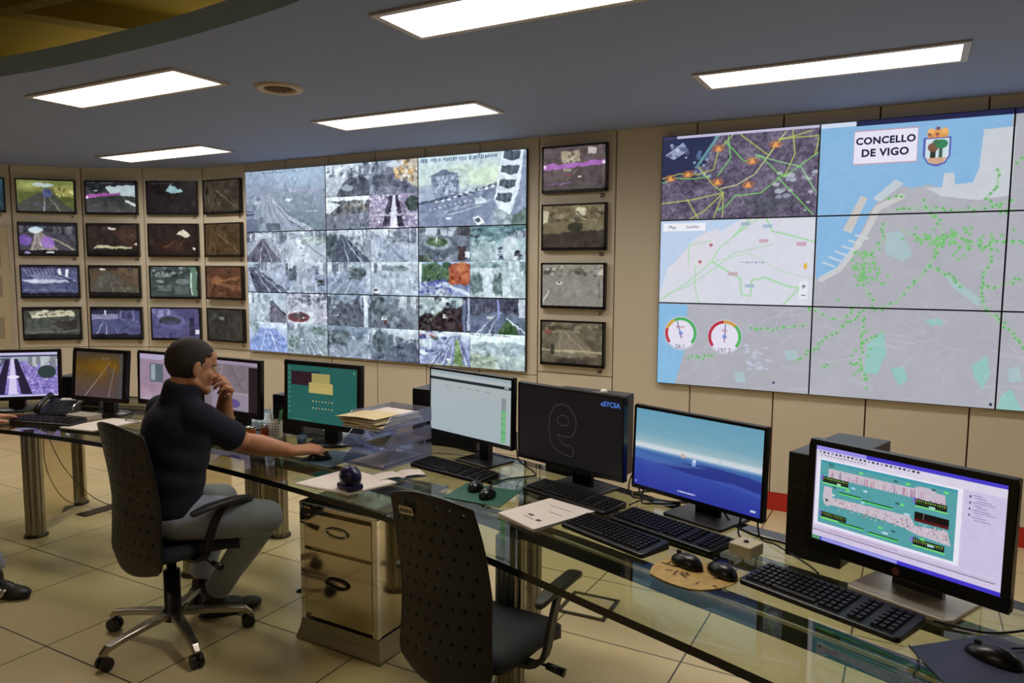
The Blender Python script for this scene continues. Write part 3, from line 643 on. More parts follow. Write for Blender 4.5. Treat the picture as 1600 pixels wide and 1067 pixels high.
        c.fill((96, 80, 84)).noise(26, 10, 14); c.rect(.3, .1, .6, .34, (176, 160, 130)); c.blobs(.32, .12, .6, .6, 40, .015, .025, [(96, 84, 70), (206, 190, 160)], 15, .8, True); c.rect(.72, .05, .85, .2, (200, 190, 180)); c.poly([(.1, 1), (.6, .4), (.9, .3), (1, 1)], (84, 72, 74)); c.line([(.25, .95), (.7, .35)], .012, (170, 150, 140), .6); c.poly([(0, .4), (1, .34), (1, .45), (0, .52)], (176, 90, 200)); c.el(.02, .45, .03, .05, (255, 220, 255)); c.el(.98, .4, .03, .04, (255, 230, 255)); c.el(.6, .72, .03, .02, (240, 230, 230)); c.el(.42, .66, .05, .04, (140, 50, 50), .8); c.line([(.05, .88), (.45, .84)], .02, (150, 100, 200), .6)
    elif (k, r) == (5, 1):
        c.grad((130, 116, 76), (64, 58, 42), 0, 1).noise(22, 12, 16); c.rect(.0, .12, .1, .4, (200, 190, 150)); c.rect(.55, .06, .7, .35, (210, 200, 156)); c.blobs(.1, .1, 1, .4, 30, .04, .04, [(96, 84, 56), (60, 56, 40), (150, 136, 96)], 17); c.poly([(.05, .4), (.95, .35), (1, .6), (0, .7)], (130, 118, 80), .8); c.el(.53, .52, .14, .14, (50, 50, 36)); c.poly([(0, .68), (1, .6), (1, 1), (0, 1)], (60, 52, 42))
    elif (k, r) == (5, 2):
        c.grad((150, 142, 128), (146, 138, 128), 0, 1).noise(14, 10, 18); c.blobs(.05, .04, 1, .3, 50, .04, .04, [(80, 76, 66), (200, 194, 176), (120, 116, 96)], 19); c.poly([(.0, .4), (.5, .22), (1, .35), (1, 1), (0, 1)], (146, 138, 130)); c.el(.28, .44, .07, .07, (226, 222, 212)); c.el(.28, .42, .04, .03, (70, 68, 66)); c.line([(.02, .9), (.12, .65)], .02, (226, 222, 214)); c.line([(.93, .35), (.94, .8)], .012, (96, 90, 84))
    else:
        c.grad((112, 100, 74), (92, 82, 60), 0, 1).noise(20, 12, 20); c.blobs(0, 0, 1, .25, 40, .05, .05, [(70, 66, 48), (150, 136, 104), (90, 84, 60)], 21); c.poly([(.3, .2), (.5, .18), (.95, .8), (.2, .85)], (130, 118, 92)); c.line([(.38, .2), (.75, .75)], .012, (190, 176, 140), .8); c.line([(.32, .2), (.3, .8)], .012, (170, 156, 122), .8); c.rect(.0, .68, 1, .73, (206, 190, 140), .7); c.el(.1, .25, .06, .06, (150, 60, 50)); c.rect(.15, .55, .22, .8, (46, 42, 34), .8); c.el(.5, .95, .3, .1, (60, 54, 44))
    if k in (1, 2, 3) and r == 0: caption(c, .03, .04, .6, (120, 120, 116), .03)
    c.photo(.035, S, 18, 1, 12)
    g = c.a.mean(-1, keepdims=True); c.a[:] = np.clip((g + (c.a - g) * .72) * .95, 0, 255)
    return c

def map_picture():
    # one picture spread over the nine panels of the map wall (3 x 3), later cut up
    w, h = 3 * 320, 3 * 180
    c = CV(w, h); W3 = 1 / 3
    # city map fills everything
    c.fill((172, 173, 182)); c.noise(6, 8, 90, octv=3)
    MAPF = dict(
        SEA=[(0.33, -0.017), (0.669, -0.012), (0.665, 0.011), (0.663, 0.06), (0.62, 0.061), (0.616, 0.193), (0.607, 0.237), (0.578, 0.24), (0.574, 0.2), (0.559, 0.201), (0.557, 0.248), (0.534, 0.237), (0.503, 0.247), (0.482, 0.233), (0.446, 0.288), (0.433, 0.323), (0.423, 0.375), (0.408, 0.427), (0.396, 0.49), (0.369, 0.544), (0.336, 0.566)],
        SEA2=[(-0.007, 0.667), (0.068, 0.671), (0.063, 0.866), (0.041, 1.007), (-0.007, 1.007)],
        DOCK=[(0.62, 0.061), (0.669, 0.059), (0.668, 0.284), (0.617, 0.296), (0.556, 0.278), (0.529, 0.247), (0.557, 0.248), (0.559, 0.201), (0.576, 0.2), (0.578, 0.24), (0.607, 0.237), (0.616, 0.193)],
        PIER=[(0.476, 0.213), (0.491, 0.229), (0.45, 0.291), (0.437, 0.277)],
        TAN=[(0.415, 0.265), (0.427, 0.276), (0.4, 0.397), (0.384, 0.384)],
        SHORE=[(0.488, 0.274), (0.446, 0.313), (0.432, 0.375), (0.411, 0.448), (0.38, 0.528), (0.346, 0.566)],
        PARKS=[([(0.465, 0.397), (0.492, 0.392), (0.513, 0.48), (0.495, 0.5), (0.464, 0.469)], 2), ([(0.44, 0.799), (0.469, 0.743), (0.476, 0.828), (0.462, 0.905), (0.437, 0.907)], 1), ([(0.625, 0.855), (0.649, 0.817), (0.656, 0.883), (0.645, 0.935), (0.631, 0.896)], 1), ([(0.54, 0.701), (0.569, 0.695), (0.574, 0.715), (0.554, 0.721)], 1), ([(0.486, 0.88), (0.51, 0.872), (0.517, 0.92), (0.501, 0.943)], 1), ([(0.673, 0.952), (0.689, 0.925), (0.712, 1.008), (0.668, 1.01)], 1), ([(0.281, 0.84), (0.305, 0.833), (0.311, 0.866), (0.287, 0.874)], 2), ([(0.176, 0.937), (0.198, 0.929), (0.202, 0.969), (0.183, 0.977)], 2), ([(0.564, 0.531), (0.595, 0.571), (0.633, 0.63), (0.628, 0.65), (0.586, 0.591)], 2), ([(0.68, 0.859), (0.699, 0.847), (0.706, 0.897), (0.686, 0.905)], 2)],
        ROUTES=[[(0.462, 0.283), (0.493, 0.27)], [(0.479, 0.32), (0.516, 0.316), (0.557, 0.323), (0.588, 0.33), (0.632, 0.322), (0.675, 0.299)], [(0.528, 0.287), (0.532, 0.322), (0.553, 0.358), (0.565, 0.419), (0.554, 0.48), (0.54, 0.516)], [(0.459, 0.366), (0.458, 0.428), (0.439, 0.464), (0.427, 0.522), (0.423, 0.575), (0.438, 0.617), (0.45, 0.648)], [(0.491, 0.387), (0.524, 0.418), (0.555, 0.429), (0.585, 0.409), (0.606, 0.43), (0.627, 0.45), (0.66, 0.43), (0.733, 0.451)], [(0.54, 0.516), (0.569, 0.541), (0.606, 0.591)], [(0.54, 0.516), (0.528, 0.562), (0.503, 0.604), (0.49, 0.647)], [(0.49, 0.647), (0.461, 0.664), (0.428, 0.671), (0.415, 0.704)], [(0.415, 0.704), (0.39, 0.738), (0.362, 0.783), (0.337, 0.83), (0.305, 0.877)], [(0.429, 0.703), (0.431, 0.8), (0.43, 0.854), (0.437, 0.924), (0.448, 0.926)], [(0.428, 0.8), (0.472, 0.748)], [(0.211, 0.755), (0.249, 0.759), (0.291, 0.744), (0.326, 0.731)], [(0.074, 0.883), (0.104, 0.886), (0.136, 0.865)], [(0.676, 0.174), (0.712, 0.135)], [(0.648, 0.201), (0.647, 0.254), (0.631, 0.292), (0.657, 0.332), (0.676, 0.333)], [(0.643, 0.43), (0.643, 0.5), (0.635, 0.55), (0.632, 0.61), (0.638, 0.65), (0.657, 0.684)], [(0.636, 0.59), (0.656, 0.589), (0.698, 0.548), (0.736, 0.538)], [(0.657, 0.684), (0.685, 0.738), (0.722, 0.815)], [(0.325, 0.665), (0.372, 0.712), (0.401, 0.699), (0.417, 0.661)], [(0.586, 0.439), (0.617, 0.46)], [(0.41, 0.872), (0.433, 0.87)], [(0.353, 0.895), (0.382, 0.881)]])

    Q = MAPF; dock = (198, 204, 210)
    c.poly(Q['SEA'], (134, 180, 220)); c.poly(Q['SEA2'], (134, 184, 222)); c.poly(Q['DOCK'], dock); c.poly(Q['PIER'], (190, 202, 212)); c.poly(Q['TAN'], (196, 194, 192))
    c.line(Q['SHORE'], .012, (206, 206, 206), .8); rg = random.Random(3)
    x0, y0 = Q['SHORE'][3]
    for i in range(6): c.line([(x0 - i * .012 + .02, y0 + i * .02 - .03), (x0 - i * .012 - .002, y0 + i * .02 - .045)], .004, (206, 214, 222), .8)
    for pts, k in Q['PARKS']: c.poly(pts, (142, 198, 188) if k == 1 else (166, 194, 198), .85)
    for i in range(170):
        x = .06 + .94 * rg.random(); y = .3 + .7 * rg.random()
        if y < .95 - 1.05 * x + .25 * (x > .4): continue
        a = rg.random() * 6.28; l = .015 + .03 * rg.random(); b = a + (rg.random() - .5) * 1.5
        c.line([(x, y), (x + l * math.cos(a), y + l * math.sin(a)), (x + l * (math.cos(a) + math.cos(b)), y + l * (math.sin(a) + math.sin(b)))], .002, (198, 194, 212), .45)
    for i in range(26): c.el(.2 + .05 * rg.random(), .82 + .1 * rg.random(), .006, .006, (200, 200, 226), .5)
    for r in Q['ROUTES']: c.line(r, .004, (152, 196, 152), .6)
    for r in Q['ROUTES']:
        for (x0, y0), (x1, y1) in zip(r, r[1:]):
            n = max(2, int(math.hypot(x1 - x0, (y1 - y0) * .56) / .0075))
            for k in range(n):
                if rg.random() < .2: continue
                t = k / n; x = x0 + (x1 - x0) * t + (rg.random() - .5) * .008; y = y0 + (y1 - y0) * t + (rg.random() - .5) * .012
                c.el(x, y, .0034, .0058, (116, 190, 116), .8); c.el(x, y, .0014, .0024, (66, 120, 80), .6)
    for ri, k, sx_, sy_ in ((3, 60, .03, .06), (2, 55, .04, .04), (4, 26, .1, .03), (9, 14, .02, .08)):
        x0, y0 = Q['ROUTES'][ri][len(Q['ROUTES'][ri]) // 2]
        for i in range(k): c.el(x0 + sx_ * rg.gauss(0, .6), y0 + sy_ * rg.gauss(0, .7), .0034, .0058, (116, 192, 112), .75)
    # sheet 1: photograph-like map of the city, top left panel
    q = c.sub(0, 0, W3, W3); q.fill((96, 88, 110)).noise(52, 60, 91, octv=3); q.noise(40, 14, 92)
    q.poly([(0, 0), (.36, 0), (.3, .35), (.2, .42), (.1, .5), (0, .55)], (44, 50, 82)); q.poly([(.02, .22), (.14, .08), (.18, .18), (.08, .28)], (150, 160, 190)); q.blobs(.03, .1, .17, .27, 14, .015, .02, [(196, 200, 220), (90, 96, 130)], 2)
    q.line([(.38, .02), (.24, .38)], .02, (110, 170, 170), .8); q.blobs(.22, .2, .34, .5, 20, .012, .02, [(150, 170, 200), (90, 110, 150)], 3)
    q.el(.7, .85, .2, .14, (52, 66, 70), .6, 1); q.blobs(.75, .5, 1, .95, 26, .02, .02, [(150, 160, 176), (190, 196, 206)], 4)
    gl = (190, 206, 96); gr = (124, 214, 104)
    for pts, cc in (([(0, .5), (.12, .45), (.25, .47), (.35, .42), (.38, .2), (.48, .02)], gl), ([(0, .55), (.1, .5), (.22, .52), (.32, .5)], gr), ([(.25, .38), (.35, .6), (.42, .7), (.42, .98)], gl), ([(0, .8), (.2, .77), (.42, .7)], gl), ([(.42, .7), (.3, .9), (.2, 1)], gl), ([(.18, .76), (.26, 1)], gl), ([(.42, .7), (.36, 1)], gl), ([(.4, .65), (.5, .62), (.62, .5), (.7, .3), (.8, .05)], (214, 220, 150)), ([(.62, .28), (.72, .35), (.9, .45), (.98, .7), (1, .74)], (150, 220, 150)), ([(.42, .1), (.55, .35), (.65, .3), (.76, .5), (.8, .55)], gr), ([(.8, .55), (.86, .3), (.84, .02)], gl), ([(.8, .55), (1, .3)], gr), ([(.76, .12), (1, .12), (.98, .32)], gl), ([(.76, .55), (.98, .98)], gr), ([(.8, .52), (.66, .72), (.5, .74), (.44, .86), (.38, .9)], gr), ([(.52, .04), (.7, .3), (.76, .14), (.95, .06)], gl), ([(.38, .5), (.46, .3), (.44, .02)], gr)):
        q.line(pts, .008, cc, .75)
    for x, y in ((.06, .5), (.18, .46), (.38, .18), (.38, .57), (.6, .35), (.74, .18), (.58, .62)):
        q.el(x, y, .045, .05, (196, 110, 66), .5); q.poly([(x - .022, y + .03), (x, y - .035), (x + .022, y + .03)], (228, 160, 90))
    q.rect(0, 0, 1, .035, (190, 186, 214)); q.rect(0, 0, .1, .035, (60, 60, 100))
    # sheet 2: light road map
    q = c.sub(0, W3, W3, 2 * W3); q.fill((212, 214, 226)); q.poly([(0, 0), (.55, 0), (.4, .15), (.3, .2), (.22, .5), (.06, .55), (.02, .8), (0, .9)], (186, 206, 232)); q.poly([(.25, .2), (.4, .1), (.38, .5), (.2, .65), (.05, .6), (.1, .52)], (216, 214, 224))
    lg = (164, 212, 166)
    for pts, ww in (([(.7, 0), (.74, .15), (.85, .2), (1, .28)], .012), ([(.65, 0), (.5, .2), (.4, .35), (.36, .5), (.2, .75), (0, .98)], .008), ([(.36, .5), (.55, .7), (.56, .88), (.62, .9), (.62, .72), (.7, .68), (.85, .78), (.92, .8), (.83, .98)], .012), ([(.25, .55), (.25, .8), (.28, 1)], .007), ([(.05, .9), (.2, .8), (.4, .55), (.5, .4), (.6, .36), (.75, .3)], .006), ([(.2, .55), (.2, .3), (.35, .25)], .006), ([(.36, .5), (.6, .4), (.8, .6), (1, .7)], .004), ([(.5, .2), (.55, .1), (.6, 0)], .014)):
        q.line(pts, ww, lg, .9)
    for x, y in ((.35, .3), (.28, .5)): q.el(x, y, .013, .022, (176, 96, 110), .9)
    for x, y in ((.57, .06), (.71, .09), (.69, .26), (.92, .3), (.5, .64), (.61, .78)): q.rect(x - .03, y - .02, x + .03, y + .02, (150, 170, 196) if x < .72 and y < .2 or y > .7 else (196, 150, 170), .75)
    caption(q, .5, .55, .7, (120, 124, 160), .02, 4); q.rect(.02, .035, .31, .13, (234, 236, 244)); q.rect(.92, .72, .97, .92, (228, 230, 238), .9); q.line([(.935, .78), (.955, .78)], .006, (90, 90, 100)); q.line([(.945, .76), (.945, .8)], .006, (90, 90, 100)); q.line([(.935, .88), (.955, .88)], .006, (90, 90, 100)); q.el(.95, .55, .012, .04, (224, 176, 70))
    # gauges, bottom left panel
    q = c.sub(0, 2 * W3, W3, 1)
    for cx, cy, gr_, an in ((.161, .365, ((-130, -72, (186, 52, 64)), (-72, -28, (206, 160, 64)), (-28, 130, (76, 170, 92))), -18), (.46, .385, ((-130, -5, (180, 50, 66)), (-5, 42, (206, 150, 64)), (42, 130, (84, 176, 96))), 2)):
        q.el(cx, cy, .125, .225, (176, 176, 196)); q.el(cx, cy, .119, .215, (224, 220, 236))
        for a0, a1, cc in gr_: q.ring(cx, cy, .1, .02, cc, a0, a1)
        a = math.radians(an); q.line([(cx - .02 * math.sin(a), cy + .06 * math.cos(a)), (cx + .085 * math.sin(a), cy - .15 * math.cos(a))], .006, (70, 80, 130)); q.el(cx, cy, .015, .026, (110, 140, 200)); q.line([(cx, cy + .02), (cx, cy + .05)], .005, (200, 80, 80))
    # name plate and crest, top middle panel
    q = c.sub(W3, 0, 2 * W3, W3)
    q.rect(0, 0, .34, .03, (214, 220, 236)); q.rect(.2, 0, 1, .055, (34, 36, 74)); q.rect(0, 0, .2, .05, (206, 216, 236))
    q.rect(.19, .105, .535, .465, (190, 150, 168)); q.rect(.195, .115, .53, .455, (228, 226, 242))
    sx = .634
    q.poly([(sx - .07, .23), (sx + .07, .23), (sx + .07, .42), (sx + .045, .5), (sx, .53), (sx - .045, .5), (sx - .07, .42)], (84, 96, 176)); q.poly([(sx - .06, .245), (sx + .06, .245), (sx + .06, .42), (sx + .04, .485), (sx, .505), (sx - .04, .485), (sx - .06, .42)], (206, 222, 232))
    q.poly([(sx - .052, .44), (sx + .052, .44), (sx + .035, .49), (sx, .505), (sx - .035, .49)], (206, 166, 140)); q.rect(sx - .035, .36, sx - .005, .44, (40, 50, 44)); q.rect(sx + .01, .33, sx + .03, .44, (70, 96, 84)); q.el(sx - .02, .33, .03, .05, (120, 84, 66)); q.el(sx + .022, .3, .034, .05, (52, 128, 84)); q.el(sx - .005, .28, .02, .03, (62, 110, 76))
    q.el(sx, .19, .06, .045, (222, 160, 84)); q.rect(sx - .05, .2, sx + .05, .235, (214, 150, 80)); q.el(sx, .14, .012, .02, (120, 80, 110)); q.el(sx - .035, .165, .018, .03, (236, 180, 110)); q.el(sx + .035, .165, .018, .03, (236, 180, 110)); q.blobs(sx - .05, .19, sx + .05, .22, 7, .006, .01, [(90, 70, 110), (180, 80, 80)], 8)
    q = c.sub(2 * W3, 0, 1, W3); q.rect(0, 0, 1, .055, (34, 36, 74))
    c.el(.262, .965, .003, .005, (60, 50, 110)); c.el(.66, .985, .003, .006, (40, 44, 80)); c.noise(4, 100, 95, octv=2)
    return c
# ------------------------------------------------------------ the room
YW = 5.128; ZC = 2.62
struct('floor', MB().bb((-10.5, -3.2, -.1), (4.2, 6.6, 0)), 'floor')

def wall_panels(p0, az, segs, name):
    # cladding sheets with fine joints over a dark red backing; segs: list of (s0, s1, z0, z1)
    Rz = Matrix.Rotation(az, 4, 'Z'); T = Matrix.Translation(Vector((p0[0], p0[1], 0))) @ Rz
    g = .0048; mb = MB()
    for s0, s1, z0, z1 in segs: mb.bb((s0 + g, 0, z0 + g * .7), (s1 - g, .02, z1 - g * .7), mi=0)
    a = min(s[0] for s in segs); b = max(s[1] for s in segs)
    mb.bb((a, .0195, 0), (b, .08, 3.45), mi=1)
    mb.xf(T); return struct(name, mb, ['wall', 'seam'])
segs = []
xa = [-5.745 + i * .5295 for i in range(7)]
for x0, x1 in zip(xa, xa[1:]): segs += [(x0, x1, .12, .79), (x0, x1, .79, ZC + .02)]
segs += [(-2.568, -1.944, .12, .822), (-2.568, -1.944, .822, ZC + .02), (-1.944, -1.36, .12, ZC + .02)]
struct('baseboard_back', MB().bb((-5.745, YW - .002, 0), (-1.36, YW + .03, .118)), 'wall')
x = -1.36
while x < 4.0: segs.append((x, x + .5615, .12, ZC + .02)); x += .5615
wall_back = wall_panels((0, YW), 0, segs, 'wall_back')
chain = [(-5.745, YW)]; AZ = [0, 25, 29, 46, 60, 70, 80]; WL = [.624, .624, .624, .624, .62, .9, 1.4]
wsegs = []
for a, l in zip(AZ, WL):
    a = math.radians(a); x, y = chain[-1]; chain.append((x - l * math.cos(a), y - l * math.sin(a)))
for i, (a, l) in enumerate(zip(AZ, WL)):
    p = chain[i + 1]
    sg = [(0, l, .12 if i > 2 else .004, .80), (0, l, .80, ZC + .02)] if i < 4 else [(0, l, .12, ZC + .02)]
    wsegs.append(wall_panels(p, math.radians(a), sg, 'wall_left'))
xl, yl = chain[-1]
struct('wall_left', MB().bb((xl - .1, -3.2, 0), (xl, yl + .05, 3.45)), 'wall')
struct('wall_front', MB().bb((xl - .1, -3.3, 0), (4.2, -3.2, 3.45)), 'wall')
struct('wall_right', MB().bb((4.0, -3.2, 0), (4.1, 5.2, 3.45)), 'wall')
# red skirting
mb = MB().bb((-1.36, YW - .004, 0), (4.0, YW + .03, .12))
for i, (a, l) in enumerate(zip(AZ, WL)):
    if i < 3: continue
    k = len(mb.v); mb.bb((0, -.004, 0), (l, .03, .12)); mb.xf(Matrix.Translation(Vector((chain[i + 1][0], chain[i + 1][1], 0))) @ Matrix.Rotation(math.radians(a), 4, 'Z'), k)
struct('baseboard_right', mb, 'red')
# lowered ceiling with its curved free edge, and the taller olive ceiling above
edge = [(-10.5, .9), (-8.5, 1.45), (-7, 1.8), (-6, 2.02), (-5.2, 2.15), (-4.35, 2.24), (-3.82, 2.27), (-3.29, 2.27), (-2.83, 2.25), (-2.35, 2.2), (-2.05, 2.15), (-1.5, 2.02), (-1, 1.87), (-.4, 1.62), (.3, 1.28), (1.2, .75), (2.2, 0), (3.2, -.9), (4.2, -1.9)]
def smooth(pts, n=4):
    o = []
    for i in range(len(pts) - 1):
        p0 = pts[max(i - 1, 0)]; p1 = pts[i]; p2 = pts[i + 1]; p3 = pts[min(i + 2, len(pts) - 1)]
        for k in range(n):
            t = k / n
            o.append(tuple(.5 * ((2 * p1[j]) + (-p0[j] + p2[j]) * t + (2 * p0[j] - 5 * p1[j] + 4 * p2[j] - p3[j]) * t * t + (-p0[j] + 3 * p1[j] - 3 * p2[j] + p3[j]) * t ** 3) for j in range(len(p1))))
    o.append(tuple(pts[-1])); return o
es = smooth(edge, 3)
LIGHTS = [(-4.02, 2.72, 1.27, .30), (-1.3, 2.57, 1.27, .29), (-5.9, 4.35, 1.36, .31), (-3.03, 4.05, 1.27, .30), (-.45, 4.04, 1.17, .29), (2.2, 4.04, 1.2, .3), (-6.9, 2.75, 1.2, .3)]
def ceiling_slab():
    # strips running from the curved edge to the wall with square openings left for the lamps
    mb = MB(); me_pts = es
    mb.prism([(x, y) for x, y in es] + [(4.2, 6.6), (-10.5, 6.6)], ZC, ZC + .10, mi=0, mside=1)
    return mb
cs = ceiling_slab(); ceil_o = cs.build('ceiling', ['ceil', 'ceiledge'], None); ceil_o['kind'] = 'structure'
bm = bmesh.new(); bm.from_mesh(ceil_o.data); bmesh.ops.triangulate(bm, faces=[f for f in bm.faces if len(f.verts) > 4], ngon_method='EAR_CLIP'); bm.to_mesh(ceil_o.data); bm.free()
struct('ceiling', MB().bb((-10.5, -3.3, 3.45), (4.2, 6.6, 3.55)), 'upper')
mb = MB()
for x0, y0, x1, y1 in ((-9, -3, -4.2, 5), (-6.4, -3, -2.2, 5), (-3.4, -3, -.2, 5), (-.6, -3, 2.4, 5)):
    L = math.hypot(x1 - x0, y1 - y0); mb.box(((x0 + x1) / 2, (y0 + y1) / 2, 3.38), (L, .16, .14), rot=math.atan2(y1 - y0, x1 - x0))
mb.box((-3.5, 1.0, 3.36), (13, .1, .18), rot=.1); mb.box((-3.5, 2.9, 3.36), (13, .1, .18), rot=.06)
struct('trim_1', mb, 'beam')

def ceiling_light(x, y, w, d, label):
    t = thing('ceiling_light', label, 'ceiling light', (x, y, ZC), 0, 'recessed ceiling lights')
    mb = MB(); f = .03; z0, z1 = -.010, .002
    for a, b in (((-w / 2 - f, -d / 2 - f), (w / 2 + f, -d / 2)), ((-w / 2 - f, d / 2), (w / 2 + f, d / 2 + f)), ((-w / 2 - f, -d / 2), (-w / 2, d / 2)), ((w / 2, -d / 2), (w / 2 + f, d / 2))):
        mb.bb((a[0], a[1], z0), (b[0], b[1], z1))
    mb.build('frame', 'lampframe', t)
    MB().bb((-w / 2, -d / 2, -.005), (w / 2, d / 2, .002)).build('diffuser', 'lamp', t)
LL = ['lit recessed ceiling light nearest the curved ceiling edge on the left', 'lit recessed ceiling light cut by the top of the picture', 'lit recessed ceiling light above the small wall screens at left', 'lit recessed ceiling light between the round vent and the camera video wall', 'long lit recessed ceiling light in front of the map wall at upper right']
for i, L in enumerate(LIGHTS):
    ceiling_light(*L, LL[i] if i < 5 else ['recessed ceiling light beyond the right picture edge above the map wall', 'recessed ceiling light beyond the left picture edge'][i - 5])
t = thing('ceiling_vent', 'round beige vent set in the blue-grey ceiling', 'vent', (-3.19, 3.1, ZC))
MB().lathe([(.085, -.002), (.085, -.008), (.10, -.014), (.128, -.012), (.134, 0), (.134, .002)], n=40).build('rim', 'ventm', t)
mb = MB().lathe([(.084, .0), (.084, -.005), (.04, -.007), (0.001, -.008)], n=32)
for k in range(-3, 4): mb.box((0, k * .02, -.009), (2 * math.sqrt(max(.07 ** 2 - (k * .02) ** 2, 0)), .006, .006))
mb.build('grille', 'ventd', t)

# ------------------------------------------------------------ the two big screen walls
SW, SH = 1.0215, .5757
pa = dull(wallA_pictures())
nmr = ['top row', 'middle row', 'bottom row']; nmc = ['left', 'middle', 'right']
seen = {(0, 0): 'hazy avenue seen from above', (0, 1): 'plaza, street and crowd in four views', (0, 2): 'junction beside a round banded tower', (1, 0): 'four grey street views beside the small screens', (1, 1): 'four grey street views in the centre', (1, 2): 'roundabout and orange trees', (2, 0): 'red flower roundabout and tunnel', (2, 1): 'four dim street views in the centre', (2, 2): 'dark street, motorway and pale hillside'}
def wall_panel(x0, z1, cv, label, group, name='video_wall_panel'):
    t = thing(name, label, 'video panel', (x0 + SW / 2, YW - .001, z1 - SH / 2), 0, group)
    MB().bb((-SW / 2 + .0005, -.03, -SH / 2 + .0005), (SW / 2 - .0005, 0, SH / 2 - .0005)).build('housing', 'bezel', t)
    screen('screen', cv, SW - .009, SH - .009, t, (0, -.0312, 0))
    return t
for (r, c_), cv in pa.items():
    wall_panel(-5.723 + SW * c_, 2.539 - SH * r, cv, 'video wall panel showing %s, %s %s' % (seen[(r, c_)], nmr[r], nmc[c_]), 'panels of the camera video wall')
mp = map_picture()
mseen = {(0, 0): 'aerial photo map with yellow and green roads', (0, 1): 'blue bay with town name plate and crest', (0, 2): 'grey map with a few green dots, cut by picture edge', (1, 0): 'pale road map with a white button', (1, 1): 'blue shore and dense green dots', (1, 2): 'green dots, cut by picture edge', (2, 0): 'two round gauges over a map', (2, 1): 'grey map with green parks', (2, 2): 'grey map with a green park, cut by picture edge'}
inkm = emat('dark_lettering', (34, 34, 66), 1.0); inkm2 = emat('grey_lettering', (96, 92, 120), 1.0); inkb = emat('blue_lettering', (70, 110, 190), 1.0)
for r in range(3):
    for c_ in range(3):
        cv = CV(arr=mp.a[r * 180:(r + 1) * 180, c_ * 320:(c_ + 1) * 320].copy())
        t = wall_panel(-1.594 + SW * c_, 2.539 - SH * r, cv, 'map wall panel with %s, %s %s' % (mseen[(r, c_)], nmr[r], nmc[c_]), 'panels of the map wall')
        def at(u, v): return ((u - .5) * SW, -.034, (.5 - v) * SH)
        if (r, c_) == (0, 1):
            text('lettering', 'CONCELLO', .058, inkm, t, at(.363, .225), FACE, bold=.0022, spacing=1.08); text('lettering', 'DE VIGO', .062, inkm, t, at(.363, .352), FACE, bold=.0022, spacing=1.08)
        if (r, c_) == (1, 0):
            text('lettering', 'Map', .03, inkm, t, at(.085, .085), FACE); text('lettering', 'Satellite', .028, inkm2, t, at(.225, .085), FACE)
        if (r, c_) == (2, 0):
            text('lettering', '26.1', .042, inkm2, t, at(.161, .53), FACE); text('lettering', '197.2', .042, inkm2, t, at(.46, .55), FACE)
            text('lettering', 'Km/h', .027, emat('red_lettering', (176, 60, 90), 1.0), t, at(.161, .29), FACE); text('lettering', 'Km', .027, emat('red_lettering', (176, 60, 90), 1.0), t, at(.46, .31), FACE)

# ------------------------------------------------------------ small wall screens in columns
def wall_screen(p0, az, s, ztop, k, r, label, num, hsc=1.0, w=.525, h=.346):
    h = h * hsc; a = math.radians(az)
    cx = p0[0] + math.cos(a) * (s + w / 2); cy = p0[1] + math.sin(a) * (s + w / 2)
    t = thing('wall_screen', label, 'screen', (cx + .001 * math.sin(a), cy - .001 * math.cos(a), ztop - h / 2), a, 'small screens in columns on the wall')
    mb = MB().bb((-w / 2, -.035, -h / 2), (w / 2, 0, h / 2)); b = .014
    for q in (((-w / 2, -.04, -h / 2), (w / 2, -.034, -h / 2 + .022)), ((-w / 2, -.04, h / 2 - b), (w / 2, -.034, h / 2)), ((-w / 2, -.04, -h / 2), (-w / 2 + b, -.034, h / 2)), ((w / 2 - b, -.04, -h / 2), (w / 2, -.034, h / 2))): mb.bb(*q)
    mb.build('housing', 'bezel', t)
    screen('screen', small_picture(k, r), w - 2 * b, h - b - .022, t, (0, -.0365, .004))
    if num:
        nx = p0[0] + math.cos(a) * (s + w - .045) + .004 * math.sin(a); ny = p0[1] + math.sin(a) * (s + w - .045) - .004 * math.cos(a)
        o = text('number_sticker', num, .04, M['ink'], wall_back, (nx, ny, ztop - h - .03), (PI / 2, 0, a), bold=.001)
cols = {4: (chain[1], AZ[0]), 3: (chain[2], AZ[1]), 2: (chain[3], AZ[2]), 1: (chain[4], AZ[3])}
desc = {(1, 0): 'green and yellow street view', (1, 1): 'street view with two violet patches', (1, 2): 'blue tinted kerb and steps', (1, 3): 'pale junction over dark road', (2, 0): 'violet streak across a dark road', (2, 1): 'dark brown road with pale strip at its foot', (2, 2): 'brown road narrowing away', (2, 3): 'blue violet street', (3, 0): 'black night view with a pale blue glare', (3, 1): 'night view with a cream glare above orange road lines', (3, 2): 'green grey plaza', (3, 3): 'blue violet roundabout', (4, 0): 'dim brown road', (4, 1): 'amber road', (4, 2): 'orange blur', (4, 3): 'almost black view'}
pos = ['top', 'second', 'third', 'lowest']; coln = {1: 'leftmost full column', 2: 'second column', 3: 'third column', 4: 'narrow column'}
for k, (p, az) in cols.items():
    for r in range(4):
        wall_screen(p, az, .05, 2.49 - .425 * r, k, r, 'wall screen, %s, %s in %s' % (desc[(k, r)], pos[r], coln[k]), str([0, 9, 13, 17, 21][k] + r), .975)
wall_screen(chain[5], AZ[4], .05, 2.49, 0, 0, 'small wall screen with blue view cut by the left picture edge', '5', .975)
d5 = ['street view with a violet streak', 'yellow brown view of a roundabout', 'pale street with a white car', 'olive view of a diagonal road']
for r, zt in enumerate((2.537, 2.108, 1.669, 1.232)):
    wall_screen((-2.568, YW), 0, .043, zt, 5, r, 'wall screen between the two big walls, %s, %s' % (d5[r], pos[r]), str(25 + r))
